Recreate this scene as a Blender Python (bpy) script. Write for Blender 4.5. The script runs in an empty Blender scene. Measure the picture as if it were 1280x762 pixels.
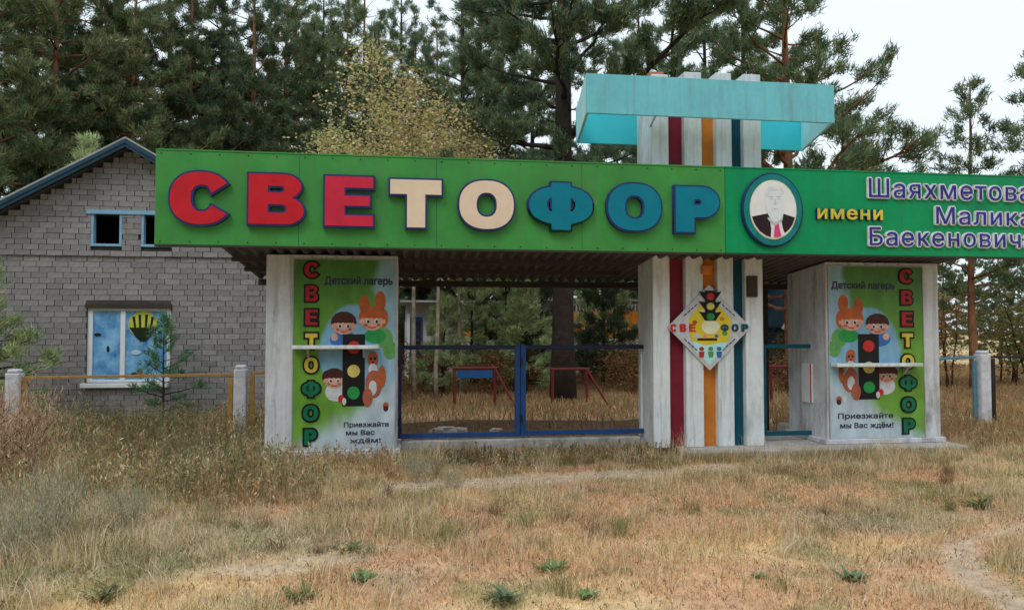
import bpy, bmesh, math, random
import numpy as np
from mathutils import Vector, Matrix

S = bpy.context.scene
COL = S.collection
random.seed(7)
RNG = np.random.default_rng(7)
rad = math.radians

# ------------------------------------------------------------------ camera
F, YAW, PITCH, EYE = 950.0, 8.0, 2.05, 1.6          # focal length in photo pixels, heading, tilt, eye height
cd = bpy.data.cameras.new('camera')
cam = bpy.data.objects.new('camera', cd)
COL.objects.link(cam)
cam.location = (0, 0, EYE)
cam.rotation_euler = (rad(90 + PITCH), 0, rad(-YAW))
cd.sensor_width = 36.0
cd.lens = 36.0 * F / 1280.0
cd.clip_end = 2000
S.camera = cam

# ------------------------------------------------------------------ light
SUN_EL, SUN_AZ = 50.0, 215.0                          # azimuth clockwise from +Y: behind the camera, to the left
w = bpy.data.worlds.new('World')
S.world = w
w.use_nodes = True
nt = w.node_tree
for n in list(nt.nodes): nt.nodes.remove(n)
out = nt.nodes.new('ShaderNodeOutputWorld')
bg = nt.nodes.new('ShaderNodeBackground')
sky = nt.nodes.new('ShaderNodeTexSky')
sky.sky_type = 'NISHITA'
sky.sun_disc = False
sky.sun_elevation = rad(SUN_EL)
sky.sun_rotation = rad(SUN_AZ)
sky.dust_density = 3.0
tc = nt.nodes.new('ShaderNodeTexCoord')
mp = nt.nodes.new('ShaderNodeMapping')
mp.inputs['Scale'].default_value = (1.0, 1.0, 2.2)
no = nt.nodes.new('ShaderNodeTexNoise')
no.inputs['Scale'].default_value = 1.6
no.inputs['Detail'].default_value = 6
no.inputs['Roughness'].default_value = .55
cr = nt.nodes.new('ShaderNodeValToRGB')
cr.color_ramp.elements[0].position = .28
cr.color_ramp.elements[0].color = (.62, .62, .62, 1)
cr.color_ramp.elements[1].position = .5
cr.color_ramp.elements[1].color = (1, 1, 1, 1)
mx = nt.nodes.new('ShaderNodeMix')
mx.data_type = 'RGBA'
mx.inputs['B'].default_value = (8.6, 9.7, 10.6, 1)     # bright thin overcast
L = nt.links.new
L(tc.outputs['Generated'], mp.inputs['Vector'])
L(mp.outputs['Vector'], no.inputs['Vector'])
L(no.outputs['Fac'], cr.inputs['Fac'])
L(cr.outputs['Color'], mx.inputs['Factor'])
L(sky.outputs['Color'], mx.inputs['A'])
L(mx.outputs['Result'], bg.inputs['Color'])
bg.inputs['Strength'].default_value = .10
L(bg.outputs['Background'], out.inputs['Surface'])

sd = bpy.data.lights.new('sun', 'SUN')
sd.energy = .75
sd.angle = rad(25)
sd.color = (1, .97, .92)
sun = bpy.data.objects.new('sun', sd)
COL.objects.link(sun)
sdir = Vector((math.sin(rad(SUN_AZ)) * math.cos(rad(SUN_EL)), math.cos(rad(SUN_AZ)) * math.cos(rad(SUN_EL)), math.sin(rad(SUN_EL))))
sun.rotation_euler = sdir.to_track_quat('Z', 'Y').to_euler()
sun.location = sdir * 50

S.view_settings.view_transform = 'Standard'
S.view_settings.look = 'None'
S.view_settings.gamma = 1
S.view_settings.exposure = .14
S.render.engine = 'CYCLES'
S.cycles.max_bounces = 6
S.cycles.transparent_max_bounces = 6

# ------------------------------------------------------------------ measuring helpers
cy_, sy_ = math.cos(rad(YAW)), math.sin(rad(YAW))
cp_, sp_ = math.cos(rad(PITCH)), math.sin(rad(PITCH))
def ray(px, py):
    a, b = (px - 640) / F, (381 - py) / F
    fwd = cp_ - b * sp_
    up = sp_ + b * cp_
    return (sy_ * fwd + cy_ * a, cy_ * fwd - sy_ * a, up)
def P(px, py, Y):
    r = ray(px, py); k = Y / r[1]
    return Vector((r[0] * k, Y, EYE + r[2] * k))
def X(px, Y, py=415): return P(px, py, Y).x
def Z(px, py, Y): return P(px, py, Y).z
def G(px, py, z=0.0):
    r = ray(px, py); k = (z - EYE) / r[2]
    return Vector((r[0] * k, r[1] * k, z))
def D(px, d):                                         # ground point in the direction of a column, d metres ahead
    r = ray(px, 415); k = d / (r[0] * sy_ + r[1] * cy_)
    return Vector((r[0] * k, r[1] * k, 0))

def lin(c):
    c /= 255.0
    return c / 12.92 if c <= .04045 else ((c + .055) / 1.055) ** 2.4
def C(r, g, b, k=1.0): return (min(lin(r) * k, .9), min(lin(g) * k, .9), min(lin(b) * k, .9), 1)
def A(r, g, b): return C(r, g, b, 1 / .68)            # base colour of something that measures r,g,b in open light

# ------------------------------------------------------------------ value noise
def vnoise(x, y, seed=0):
    x = np.asarray(x, float); y = np.asarray(y, float)
    xi = np.floor(x).astype(np.int64); yi = np.floor(y).astype(np.int64)
    fx = x - xi; fy = y - yi
    fx = fx * fx * (3 - 2 * fx); fy = fy * fy * (3 - 2 * fy)
    def h(i, j):
        n = (i * 374761393 + j * 668265263 + seed * 982451653) & 0xffffffff
        n = ((n ^ (n >> 13)) * 1274126177) & 0xffffffff
        return ((n ^ (n >> 16)) & 0xffff) / 65535.0
    return (h(xi, yi) * (1 - fx) + h(xi + 1, yi) * fx) * (1 - fy) + (h(xi, yi + 1) * (1 - fx) + h(xi + 1, yi + 1) * fx) * fy
def fnoise(x, y, seed=0, o=4):
    s = 0; a = .5; t = 0
    for k in range(o):
        s = s + a * vnoise(x * 2 ** k, y * 2 ** k, seed + k); t += a; a *= .55
    return s / t

# ------------------------------------------------------------------ materials
def mat(name, col, rough=.7, noise=.15, scale=6.0, bump=0.0, bscale=40.0, spec=.3, dark=None, stain=None, metal=0.0, streak=None):
    """plain surface: base colour broken up by two scales of noise, optional worn stains, fine relief"""
    m = bpy.data.materials.new(name); m.use_nodes = True
    t = m.node_tree; b = t.nodes['Principled BSDF']
    b.inputs['Roughness'].default_value = rough
    b.inputs['Specular IOR Level'].default_value = spec
    b.inputs['Metallic'].default_value = metal
    tc = t.nodes.new('ShaderNodeTexCoord')
    n1 = t.nodes.new('ShaderNodeTexNoise'); n1.inputs['Scale'].default_value = scale; n1.inputs['Detail'].default_value = 8; n1.inputs['Roughness'].default_value = .65
    t.links.new(tc.outputs['Object'], n1.inputs['Vector'])
    r = t.nodes.new('ShaderNodeValToRGB')
    d = dark or tuple(c * (1 - noise * 2) for c in col[:3]) + (1,)
    r.color_ramp.elements[0].color = d
    r.color_ramp.elements[0].position = .3
    r.color_ramp.elements[1].color = tuple(min(1, c * (1 + noise * .4)) for c in col[:3]) + (1,)
    r.color_ramp.elements[1].position = .62
    t.links.new(n1.outputs['Fac'], r.inputs['Fac'])
    last = r.outputs['Color']
    if stain:
        scol, samt, sscale = stain
        n2 = t.nodes.new('ShaderNodeTexNoise'); n2.inputs['Scale'].default_value = sscale; n2.inputs['Detail'].default_value = 10; n2.inputs['Roughness'].default_value = .75
        mp = t.nodes.new('ShaderNodeMapping'); mp.inputs['Scale'].default_value = (1, 1, .35)
        t.links.new(tc.outputs['Object'], mp.inputs['Vector']); t.links.new(mp.outputs['Vector'], n2.inputs['Vector'])
        r2 = t.nodes.new('ShaderNodeValToRGB'); r2.color_ramp.elements[0].position = .52; r2.color_ramp.elements[1].position = .72
        r2.color_ramp.elements[1].color = (samt,) * 3 + (1,)
        t.links.new(n2.outputs['Fac'], r2.inputs['Fac'])
        mx = t.nodes.new('ShaderNodeMix'); mx.data_type = 'RGBA'; mx.inputs['B'].default_value = scol
        t.links.new(r2.outputs['Color'], mx.inputs['Factor']); t.links.new(last, mx.inputs['A'])
        last = mx.outputs['Result']
    if streak:                                           # rain runs: narrow, drawn out downwards
        n4 = t.nodes.new('ShaderNodeTexNoise'); n4.inputs['Scale'].default_value = 2.2; n4.inputs['Detail'].default_value = 7; n4.inputs['Roughness'].default_value = .7
        m4 = t.nodes.new('ShaderNodeMapping'); m4.inputs['Scale'].default_value = (5, 5, .28)
        t.links.new(tc.outputs['Object'], m4.inputs['Vector']); t.links.new(m4.outputs['Vector'], n4.inputs['Vector'])
        r4 = t.nodes.new('ShaderNodeValToRGB'); r4.color_ramp.elements[0].position = .5; r4.color_ramp.elements[1].position = .75
        r4.color_ramp.elements[1].color = (streak[1],) * 3 + (1,)
        t.links.new(n4.outputs['Fac'], r4.inputs['Fac'])
        x4 = t.nodes.new('ShaderNodeMix'); x4.data_type = 'RGBA'; x4.inputs['B'].default_value = streak[0]
        t.links.new(r4.outputs['Color'], x4.inputs['Factor']); t.links.new(last, x4.inputs['A']); last = x4.outputs['Result']
    t.links.new(last, b.inputs['Base Color'])
    if bump:
        n3 = t.nodes.new('ShaderNodeTexNoise'); n3.inputs['Scale'].default_value = bscale; n3.inputs['Detail'].default_value = 6
        t.links.new(tc.outputs['Object'], n3.inputs['Vector'])
        bp = t.nodes.new('ShaderNodeBump'); bp.inputs['Strength'].default_value = bump; bp.inputs['Distance'].default_value = .02
        t.links.new(n3.outputs['Fac'], bp.inputs['Height']); t.links.new(bp.outputs['Normal'], b.inputs['Normal'])
    return m

def attr_mat(name, rough=.8, trans=0.0, spec=.15, noise=0.0, nscale=8.0, bump=0.0, bscale=20.0):
    """colour comes from the mesh's own per-leaf / per-blade colour"""
    m = bpy.data.materials.new(name); m.use_nodes = True
    t = m.node_tree; b = t.nodes['Principled BSDF']; o = t.nodes['Material Output']
    b.inputs['Roughness'].default_value = rough; b.inputs['Specular IOR Level'].default_value = spec
    a = t.nodes.new('ShaderNodeAttribute'); a.attribute_name = 'Col'
    last = a.outputs['Color']
    if noise or bump:
        tc = t.nodes.new('ShaderNodeTexCoord')
    if noise:
        n1 = t.nodes.new('ShaderNodeTexNoise'); n1.inputs['Scale'].default_value = nscale; n1.inputs['Detail'].default_value = 9; n1.inputs['Roughness'].default_value = .7
        t.links.new(tc.outputs['Object'], n1.inputs['Vector'])
        mr = t.nodes.new('ShaderNodeMapRange'); mr.inputs['From Min'].default_value = .3; mr.inputs['From Max'].default_value = .7
        mr.inputs['To Min'].default_value = 1 - noise; mr.inputs['To Max'].default_value = 1 + noise
        t.links.new(n1.outputs['Fac'], mr.inputs['Value'])
        vm = t.nodes.new('ShaderNodeVectorMath'); vm.operation = 'SCALE'
        t.links.new(last, vm.inputs[0]); t.links.new(mr.outputs['Result'], vm.inputs['Scale'])
        last = vm.outputs['Vector']
    t.links.new(last, b.inputs['Base Color'])
    if bump:
        n3 = t.nodes.new('ShaderNodeTexNoise'); n3.inputs['Scale'].default_value = bscale; n3.inputs['Detail'].default_value = 8
        t.links.new(tc.outputs['Object'], n3.inputs['Vector'])
        bp = t.nodes.new('ShaderNodeBump'); bp.inputs['Strength'].default_value = bump; bp.inputs['Distance'].default_value = .03
        t.links.new(n3.outputs['Fac'], bp.inputs['Height']); t.links.new(bp.outputs['Normal'], b.inputs['Normal'])
    if trans:
        tr = t.nodes.new('ShaderNodeBsdfTranslucent'); t.links.new(last, tr.inputs['Color'])
        ms = t.nodes.new('ShaderNodeMixShader'); ms.inputs['Fac'].default_value = trans
        t.links.new(b.outputs['BSDF'], ms.inputs[1]); t.links.new(tr.outputs['BSDF'], ms.inputs[2])
        t.links.new(ms.outputs['Shader'], o.inputs['Surface'])
    return m

def brick_mat(name, col, lo=.62, hi=1.18):
    m = mat(name, col, .9, .12, 14, .35, 90, .2, stain=((.06, .06, .06, 1), .35, 3))
    t = m.node_tree; b = t.nodes['Principled BSDF']
    src = b.inputs['Base Color'].links[0].from_socket
    oi = t.nodes.new('ShaderNodeObjectInfo'); g = t.nodes.new('ShaderNodeNewGeometry')
    ad = t.nodes.new('ShaderNodeMath'); ad.operation = 'ADD'
    fr = t.nodes.new('ShaderNodeMath'); fr.operation = 'FRACT'
    mr = t.nodes.new('ShaderNodeMapRange'); mr.inputs['To Min'].default_value = lo; mr.inputs['To Max'].default_value = hi
    t.links.new(oi.outputs['Random'], ad.inputs[0]); t.links.new(g.outputs['Random Per Island'], ad.inputs[1])
    t.links.new(ad.outputs[0], fr.inputs[0]); t.links.new(fr.outputs[0], mr.inputs['Value'])
    vm = t.nodes.new('ShaderNodeVectorMath'); vm.operation = 'SCALE'
    t.links.new(src, vm.inputs[0]); t.links.new(mr.outputs['Result'], vm.inputs['Scale'])
    t.links.new(vm.outputs['Vector'], b.inputs['Base Color'])
    return m

def poster_mat(name, flip):
    """flat print: green edge, pale blue clouds in the middle, white foot"""
    m = bpy.data.materials.new(name); m.use_nodes = True
    t = m.node_tree; b = t.nodes['Principled BSDF']; b.inputs['Roughness'].default_value = .45
    tc = t.nodes.new('ShaderNodeTexCoord'); sx = t.nodes.new('ShaderNodeSeparateXYZ')
    t.links.new(tc.outputs['Generated'], sx.inputs['Vector'])
    def math_(op, a, bb, c=None):
        n = t.nodes.new('ShaderNodeMath'); n.operation = op
        for i, v in enumerate((a, bb, c)):
            if v is None: continue
            if isinstance(v, (int, float)): n.inputs[i].default_value = v
            else: t.links.new(v, n.inputs[i])
        return n.outputs[0]
    def mixc(f, a, bb):
        n = t.nodes.new('ShaderNodeMix'); n.data_type = 'RGBA'; t.links.new(f, n.inputs['Factor'])
        for k, v in (('A', a), ('B', bb)):
            if isinstance(v, tuple): n.inputs[k].default_value = v
            else: t.links.new(v, n.inputs[k])
        return n.outputs['Result']
    def step(v, a, bb):
        n = t.nodes.new('ShaderNodeMapRange'); n.interpolation_type = 'SMOOTHSTEP'
        n.inputs['From Min'].default_value = a; n.inputs['From Max'].default_value = bb
        t.links.new(v, n.inputs['Value']); return n.outputs['Result']
    u = sx.outputs['X']; v = sx.outputs['Z']
    if flip: u = math_('SUBTRACT', 1.0, u)
    nz = t.nodes.new('ShaderNodeTexNoise'); nz.inputs['Scale'].default_value = 3.2; nz.inputs['Detail'].default_value = 3
    t.links.new(tc.outputs['Generated'], nz.inputs['Vector'])
    wob = math_('MULTIPLY_ADD', nz.outputs['Fac'], .5, -.25)
    un = math_('ADD', u, wob)
    g = mixc(step(v, .45, 1.0), A(92, 140, 42), A(62, 112, 36))
    g = mixc(step(v, .0, .3), A(108, 156, 62), g)
    # blue cloud patch: ellipse in the middle of the sheet, and right hand band
    du = math_('DIVIDE', math_('SUBTRACT', u, .62), .36); dv = math_('DIVIDE', math_('SUBTRACT', v, .5), .27)
    rr = math_('ADD', math_('ADD', math_('MULTIPLY', du, du), math_('MULTIPLY', dv, dv)), math_('MULTIPLY', wob, 1.6))
    c = mixc(step(rr, 1.12, .9), g, A(108, 152, 178))
    c = mixc(step(un, .8, .93), c, A(132, 164, 184))
    wv = math_('ADD', math_('ADD', v, math_('MULTIPLY', u, -.35)), math_('MULTIPLY', wob, .35))
    c = mixc(step(wv, .06, -.06), c, A(172, 186, 196))
    n3 = t.nodes.new('ShaderNodeTexNoise'); n3.inputs['Scale'].default_value = 7; n3.inputs['Detail'].default_value = 8
    t.links.new(tc.outputs['Generated'], n3.inputs['Vector'])
    bp = t.nodes.new('ShaderNodeBump'); bp.inputs['Strength'].default_value = .35; bp.inputs['Distance'].default_value = .02
    t.links.new(n3.outputs['Fac'], bp.inputs['Height']); t.links.new(bp.outputs['Normal'], b.inputs['Normal'])
    mr = t.nodes.new('ShaderNodeMapRange'); mr.inputs['From Min'].default_value = .35; mr.inputs['From Max'].default_value = .65; mr.inputs['To Min'].default_value = .72; mr.inputs['To Max'].default_value = 1.02
    t.links.new(n3.outputs['Fac'], mr.inputs['Value'])
    vm = t.nodes.new('ShaderNodeVectorMath'); vm.operation = 'SCALE'; t.links.new(c, vm.inputs[0]); t.links.new(mr.outputs['Result'], vm.inputs['Scale'])
    t.links.new(vm.outputs['Vector'], b.inputs['Base Color'])
    return m

M = {}
def mk(k, *a, **kw): M[k] = mat(k, *a, **kw)
STAIN = ((.13, .115, .09, 1), .8, 2.6)
mk('white_plaster', A(186, 188, 192), .85, .10, 3, .25, 60, stain=STAIN, streak=((.2, .18, .15, 1), .7))
mk('grey_plaster', A(150, 148, 148), .85, .12, 3, .25, 60, stain=STAIN)
mk('white_paint', A(196, 202, 212), .6, .06, 4, .06, 30, stain=((.22, .2, .17, 1), .5, 3), streak=((.26, .24, .2, 1), .6))
mk('sign_green', A(58, 134, 62), .34, .14, 1.3, .22, 2.2, .4, stain=((.09, .25, .05, 1), .7, 1.1), streak=((.12, .2, .09, 1), .55))
mk('sign_emerald', A(0, 134, 80), .42, .12, 1.4, .2, 2.2, .3, stain=((.0, .19, .10, 1), .6, 1.3), streak=((.03, .2, .11, 1), .5))
mk('letter_edge', A(38, 44, 96), .5)
mk('letter_red', A(178, 26, 38), .32, .08, 5, spec=.4)
mk('letter_pink', A(182, 36, 60), .32, .08, 5, spec=.4)
mk('letter_cream', A(208, 184, 162), .4, .04, 5)
mk('letter_teal', A(0, 108, 128), .4, .06, 5, spec=.3)
mk('poster_red', A(150, 26, 34), .5, .1, 6)
mk('poster_yellow', A(180, 158, 56), .5, .1, 6)
mk('medal_navy', A(22, 44, 84), .45)
mk('letter_yellow', A(196, 178, 62), .45)
mk('lavender', A(202, 202, 230), .5)
mk('navy', A(40, 42, 132), .5)
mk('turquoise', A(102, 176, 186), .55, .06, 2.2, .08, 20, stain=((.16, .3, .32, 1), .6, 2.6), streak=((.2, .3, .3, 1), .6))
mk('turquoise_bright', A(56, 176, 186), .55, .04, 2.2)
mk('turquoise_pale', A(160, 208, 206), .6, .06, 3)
mk('strip_red', A(112, 26, 42), .55, .12, 4)
mk('strip_orange', A(184, 112, 40), .55, .12, 4)
mk('strip_teal', A(2, 66, 82), .55, .12, 4)
mk('red_brick', A(176, 104, 76), .9, .15, 12)
mk('sheet_metal', C(92, 86, 84), .7, .2, 3, .1, 20)
mk('dark_beam', C(70, 62, 58), .8, .2, 4)
mk('gate_navy', A(15, 30, 58), .55, .12, 8, spec=.4)
mk('gate_blue', A(22, 60, 110), .55, .12, 8, spec=.4)
mk('gate_teal', A(10, 74, 88), .55, .12, 8)
mk('concrete', A(158, 154, 150), .95, .18, 5, .5, 30, stain=((.12, .11, .08, 1), .6, 3))
mk('concrete_post', A(184, 184, 190), .9, .14, 8, .4, 50, stain=STAIN)
mk('fence_orange', A(150, 114, 62), .6, .18, 10)
mk('fence_teal', A(72, 116, 130), .6, .15, 10)
mk('dark_iron', C(48, 40, 38), .7, .2, 10)
mk('mortar', C(84, 81, 79), .95, .2, 8, .3, 60)
M['brick_grey'] = brick_mat('brick_grey', A(131, 127, 127), .82, 1.1)
M['brick_pale'] = brick_mat('brick_pale', A(146, 141, 138), .7, 1.15)
mk('frame_blue', A(120, 160, 186), .6, .1, 8)
mk('rake_blue', A(32, 62, 80), .6, .15, 5)
mk('roof_sheet', A(150, 150, 150), .9, .15, 3)
mk('window_white', A(222, 226, 232), .5, .04, 6)
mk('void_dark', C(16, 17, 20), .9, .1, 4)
mk('mural_blue', A(120, 168, 200), .5, .1, 3.2, dark=A(22, 98, 160), stain=(A(168, 188, 202), 1.0, 5))
mk('mural_cloud', A(164, 184, 198), .55, .08, 9)
mk('balloon_yellow', A(176, 178, 70), .5)
mk('balloon_dark', C(26, 44, 26), .5)
mk('print_black', C(22, 22, 24), .5, .16, 9)
mk('print_red', A(172, 40, 40), .5, .16, 9)
mk('print_yellow', A(186, 172, 92), .5, .16, 9)
mk('print_green', A(34, 128, 62), .5, .16, 9)
mk('print_dark_green', A(10, 96, 66), .45)
mk('print_skin', A(186, 140, 122), .5, .16, 9)
mk('print_brown', A(62, 30, 28), .5, .16, 9)
mk('print_orange', A(158, 80, 38), .5, .16, 9)
mk('print_fox', A(150, 82, 62), .5, .16, 9)
mk('print_white', A(178, 180, 184), .5, .16, 9)
mk('print_leaf', A(84, 138, 76), .5, .16, 9)
mk('print_text', C(60, 62, 84), .5)
mk('print_blue', A(50, 96, 160), .5, .16, 9)
mk('sign_yellow', A(196, 176, 44), .45, .05)
mk('plaque_grey', A(172, 176, 180), .5, .06)
mk('photo_white', A(206, 220, 236), .4, .03, 6)
mk('photo_suit', C(48, 26, 32), .5)
mk('photo_face', A(196, 206, 222), .4, .05, 20)
mk('photo_hair', A(204, 206, 212), .5)
mk('photo_shade', A(174, 182, 198), .5)
mk('photo_lip', A(186, 160, 168), .5)
mk('photo_tie', A(206, 62, 118), .5)
mk('cream_trim', A(206, 214, 176), .5)
mk('medal_teal', A(14, 112, 112), .45)
mk('lodge_white', A(170, 166, 164), .85, .1, 3)
mk('lodge_orange', A(206, 122, 36), .6, .1, 3)
mk('lodge_band', A(216, 216, 216), .6, .05, 3)
mk('lodge_blue', A(24, 70, 116), .6, .1, 5)
mk('glass_dark', C(34, 46, 56), .12, .1, 3, spec=.6)
mk('bar_red', A(92, 30, 30), .6, .12, 9)
mk('bark', C(84, 64, 52), .95, .3, 5, .9, 18, dark=C(40, 32, 28))
mk('bark_red', C(150, 104, 76), .95, .25, 4, .7, 16, dark=C(92, 62, 48))
mk('bark_dark', C(58, 48, 42), .95, .25, 5, .9, 18)
mk('bark_pale', C(168, 154, 132), .9, .2, 5, .4, 20, dark=C(92, 84, 72))
mk('stone', A(168, 160, 152), .95, .2, 6, .5, 20)
M['needles'] = attr_mat('needles', .7, .18)
M['leaves'] = attr_mat('leaves', .6, .3)
M['blades'] = attr_mat('blades', .8, .22)
M['soil'] = attr_mat('soil', .98, 0, .05, .34, 9, .8, 26)
M['poster_print'] = poster_mat('poster_print', False)
M['poster_print_mirrored'] = poster_mat('poster_print_mirrored', True)

# ------------------------------------------------------------------ object helpers
WLOC = {}
def tag(o, label=None, cat=None, group=None, kind=None):
    if label: o['label'] = label
    if cat: o['category'] = cat
    if group: o['group'] = group
    if kind: o['kind'] = kind
    return o
def thing(name, loc, label, cat, group=None):
    o = bpy.data.objects.new(name, None); COL.objects.link(o)
    o.empty_display_size = .2
    o.location = loc; WLOC[o.name] = Vector(loc)
    return tag(o, label, cat, group)
def link(name, me, parent=None, mats=None):
    o = bpy.data.objects.new(name, me); COL.objects.link(o)
    for m in mats or (): me.materials.append(m)
    if parent:
        o.parent = parent; WLOC[o.name] = WLOC[parent.name]
    else: WLOC[o.name] = Vector((0, 0, 0))
    return o
def children(o): return [c for c in bpy.data.objects if c.parent == o]
def copy_tree(o, loc, rz=0, sc=1.0, label=None, group=None, kids=None):
    c = o.copy(); COL.objects.link(c)
    c.location = loc; c.rotation_euler = (0, 0, rz); c.scale = (sc, sc, sc)
    if label: c['label'] = label
    if group: c['group'] = group
    for ch in kids:
        k = ch.copy(); COL.objects.link(k); k.parent = c
    return c

class MB:
    """collects boxes, tubes, outlines in world coordinates, then links them as one mesh object"""
    def __init__(s): s.v = []; s.f = []; s.m = []; s.mi = 0
    def add(s, vs, fs):
        b = len(s.v); s.v += [tuple(v) for v in vs]; s.f += [tuple(i + b for i in f) for f in fs]; s.m += [s.mi] * len(fs); return s
    def slot(s, i): s.mi = i; return s
    def box(s, x0, x1, y0, y1, z0, z1, mtx=None):
        vs = [Vector((x, y, z)) for x in (x0, x1) for y in (y0, y1) for z in (z0, z1)]
        if mtx: vs = [mtx @ v for v in vs]
        return s.add(vs, [(0, 1, 3, 2), (4, 6, 7, 5), (0, 4, 5, 1), (2, 3, 7, 6), (0, 2, 6, 4), (1, 5, 7, 3)])
    def bar(s, a, b, w, h=None):
        a, b = Vector(a), Vector(b); h = h or w; d = (b - a); n = d.length; d.normalize()
        u = Vector((0, 0, 1)) if abs(d.z) < .9 else Vector((0, 1, 0))
        r = d.cross(u).normalized(); u = r.cross(d)
        vs = [a + d * t + r * (w / 2 * i) + u * (h / 2 * j) for t in (0, n) for i in (-1, 1) for j in (-1, 1)]
        return s.add(vs, [(0, 1, 3, 2), (4, 6, 7, 5), (0, 4, 5, 1), (2, 3, 7, 6), (0, 2, 6, 4), (1, 5, 7, 3)])
    def tube(s, pts, rs, n=8):
        pts = [Vector(p) for p in pts]; b0 = []; vs = []
        for i, p in enumerate(pts):
            d = (pts[min(i + 1, len(pts) - 1)] - pts[max(i - 1, 0)]).normalized()
            u = Vector((0, 1, 0)) if abs(d.y) < .9 else Vector((1, 0, 0))
            r = d.cross(u).normalized(); u = r.cross(d)
            for k in range(n):
                a = 2 * math.pi * k / n
                vs.append(p + (r * math.cos(a) + u * math.sin(a)) * rs[i])
        fs = [(i * n + k, i * n + (k + 1) % n, (i + 1) * n + (k + 1) % n, (i + 1) * n + k) for i in range(len(pts) - 1) for k in range(n)]
        fs += [tuple(range(n))[::-1], tuple((len(pts) - 1) * n + k for k in range(n))]
        return s.add(vs, fs)
    def slab(s, poly, y0, y1):                         # outline in x,z given thickness along y (y0 = front)
        n = len(poly)
        vs = [(x, y0, z) for x, z in poly] + [(x, y1, z) for x, z in poly]
        fs = [tuple(range(n)), tuple(range(2 * n - 1, n - 1, -1))] + [(i, i + n, (i + 1) % n + n, (i + 1) % n) for i in range(n)]
        return s.add(vs, fs)
    def disc(s, x, z, rx, rz, y0, y1, n=20, a0=0):
        return s.slab([(x + rx * math.cos(a0 + 2 * math.pi * k / n), z + rz * math.sin(a0 + 2 * math.pi * k / n)) for k in range(n)], y0, y1)
    def build(s, name, mats, parent=None, bevel=0.0, smooth=False):
        off = WLOC[parent.name] if parent else Vector((0, 0, 0))
        me = bpy.data.meshes.new(name)
        me.from_pydata([tuple(Vector(v) - off) for v in s.v], [], s.f)
        if not isinstance(mats, (list, tuple)): mats = [mats]
        for m in mats: me.materials.append(m)
        me.polygons.foreach_set('material_index', s.m)
        bm = bmesh.new(); bm.from_mesh(me)
        bmesh.ops.recalc_face_normals(bm, faces=bm.faces)
        if bevel:
            bmesh.ops.bevel(bm, geom=[e for e in bm.edges if len(e.link_faces) == 2 and e.calc_face_angle(0) > .6], offset=bevel, segments=1, affect='EDGES', profile=.5)
        bm.to_mesh(me); bm.free()
        if smooth: me.polygons.foreach_set('use_smooth', [True] * len(me.polygons))
        me.update()
        return link(name, me, parent)

def place(o):                                          # a mesh that is a whole thing: put its origin at its base
    me = o.data; n = len(me.vertices); co = np.empty(n * 3); me.vertices.foreach_get('co', co); co = co.reshape(-1, 3)
    b = np.array([(co[:, 0].min() + co[:, 0].max()) / 2, (co[:, 1].min() + co[:, 1].max()) / 2, co[:, 2].min()])
    me.vertices.foreach_set('co', (co - b).ravel()); me.update(); o.location = b; WLOC[o.name] = Vector(b)
    return o

def np_mesh(name, verts, faces_flat, sizes, cols=None, mats=(), mi=None):
    """fast mesh from numpy arrays; cols is one colour per vertex"""
    me = bpy.data.meshes.new(name)
    me.vertices.add(len(verts)); me.vertices.foreach_set('co', np.ascontiguousarray(verts, dtype=np.float32).ravel())
    me.loops.add(len(faces_flat)); me.loops.foreach_set('vertex_index', np.ascontiguousarray(faces_flat, dtype=np.int32))
    st = np.zeros(len(sizes), np.int32); st[1:] = np.cumsum(sizes)[:-1]
    me.polygons.add(len(sizes)); me.polygons.foreach_set('loop_start', st)
    if mi is not None: me.polygons.foreach_set('material_index', np.ascontiguousarray(mi, dtype=np.int32))
    me.update(calc_edges=True)
    if cols is not None:
        a = me.color_attributes.new('Col', 'FLOAT_COLOR', 'POINT')
        c4 = np.ones((len(verts), 4), np.float32); c4[:, :3] = cols
        a.data.foreach_set('color', c4.ravel())
    for m in mats: me.materials.append(m)
    return me

# outlines and lettering: a 2D curve turned into a mesh standing in the x,z plane and facing -y
_tmp = None
def curve_to_mesh(cu, name):
    o = bpy.data.objects.new('tmp', cu); COL.objects.link(o)
    dg = bpy.context.evaluated_depsgraph_get(); dg.update()
    me = bpy.data.meshes.new_from_object(o.evaluated_get(dg))
    bpy.data.objects.remove(o); bpy.data.curves.remove(cu)
    me.name = name
    return me
def outline_arrays(loops, depth, offset=0.0):
    cu = bpy.data.curves.new('tmp', 'CURVE'); cu.dimensions = '2D'; cu.fill_mode = 'BOTH'
    cu.extrude = depth / 2; cu.offset = offset
    for lp in loops:
        sp = cu.splines.new('POLY'); sp.points.add(len(lp) - 1)
        for p, (x, y) in zip(sp.points, lp): p.co = (x, y, 0, 1)
        sp.use_cyclic_u = True
    return curve_to_mesh(cu, 'outline')
from mathutils.geometry import tessellate_polygon
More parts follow.
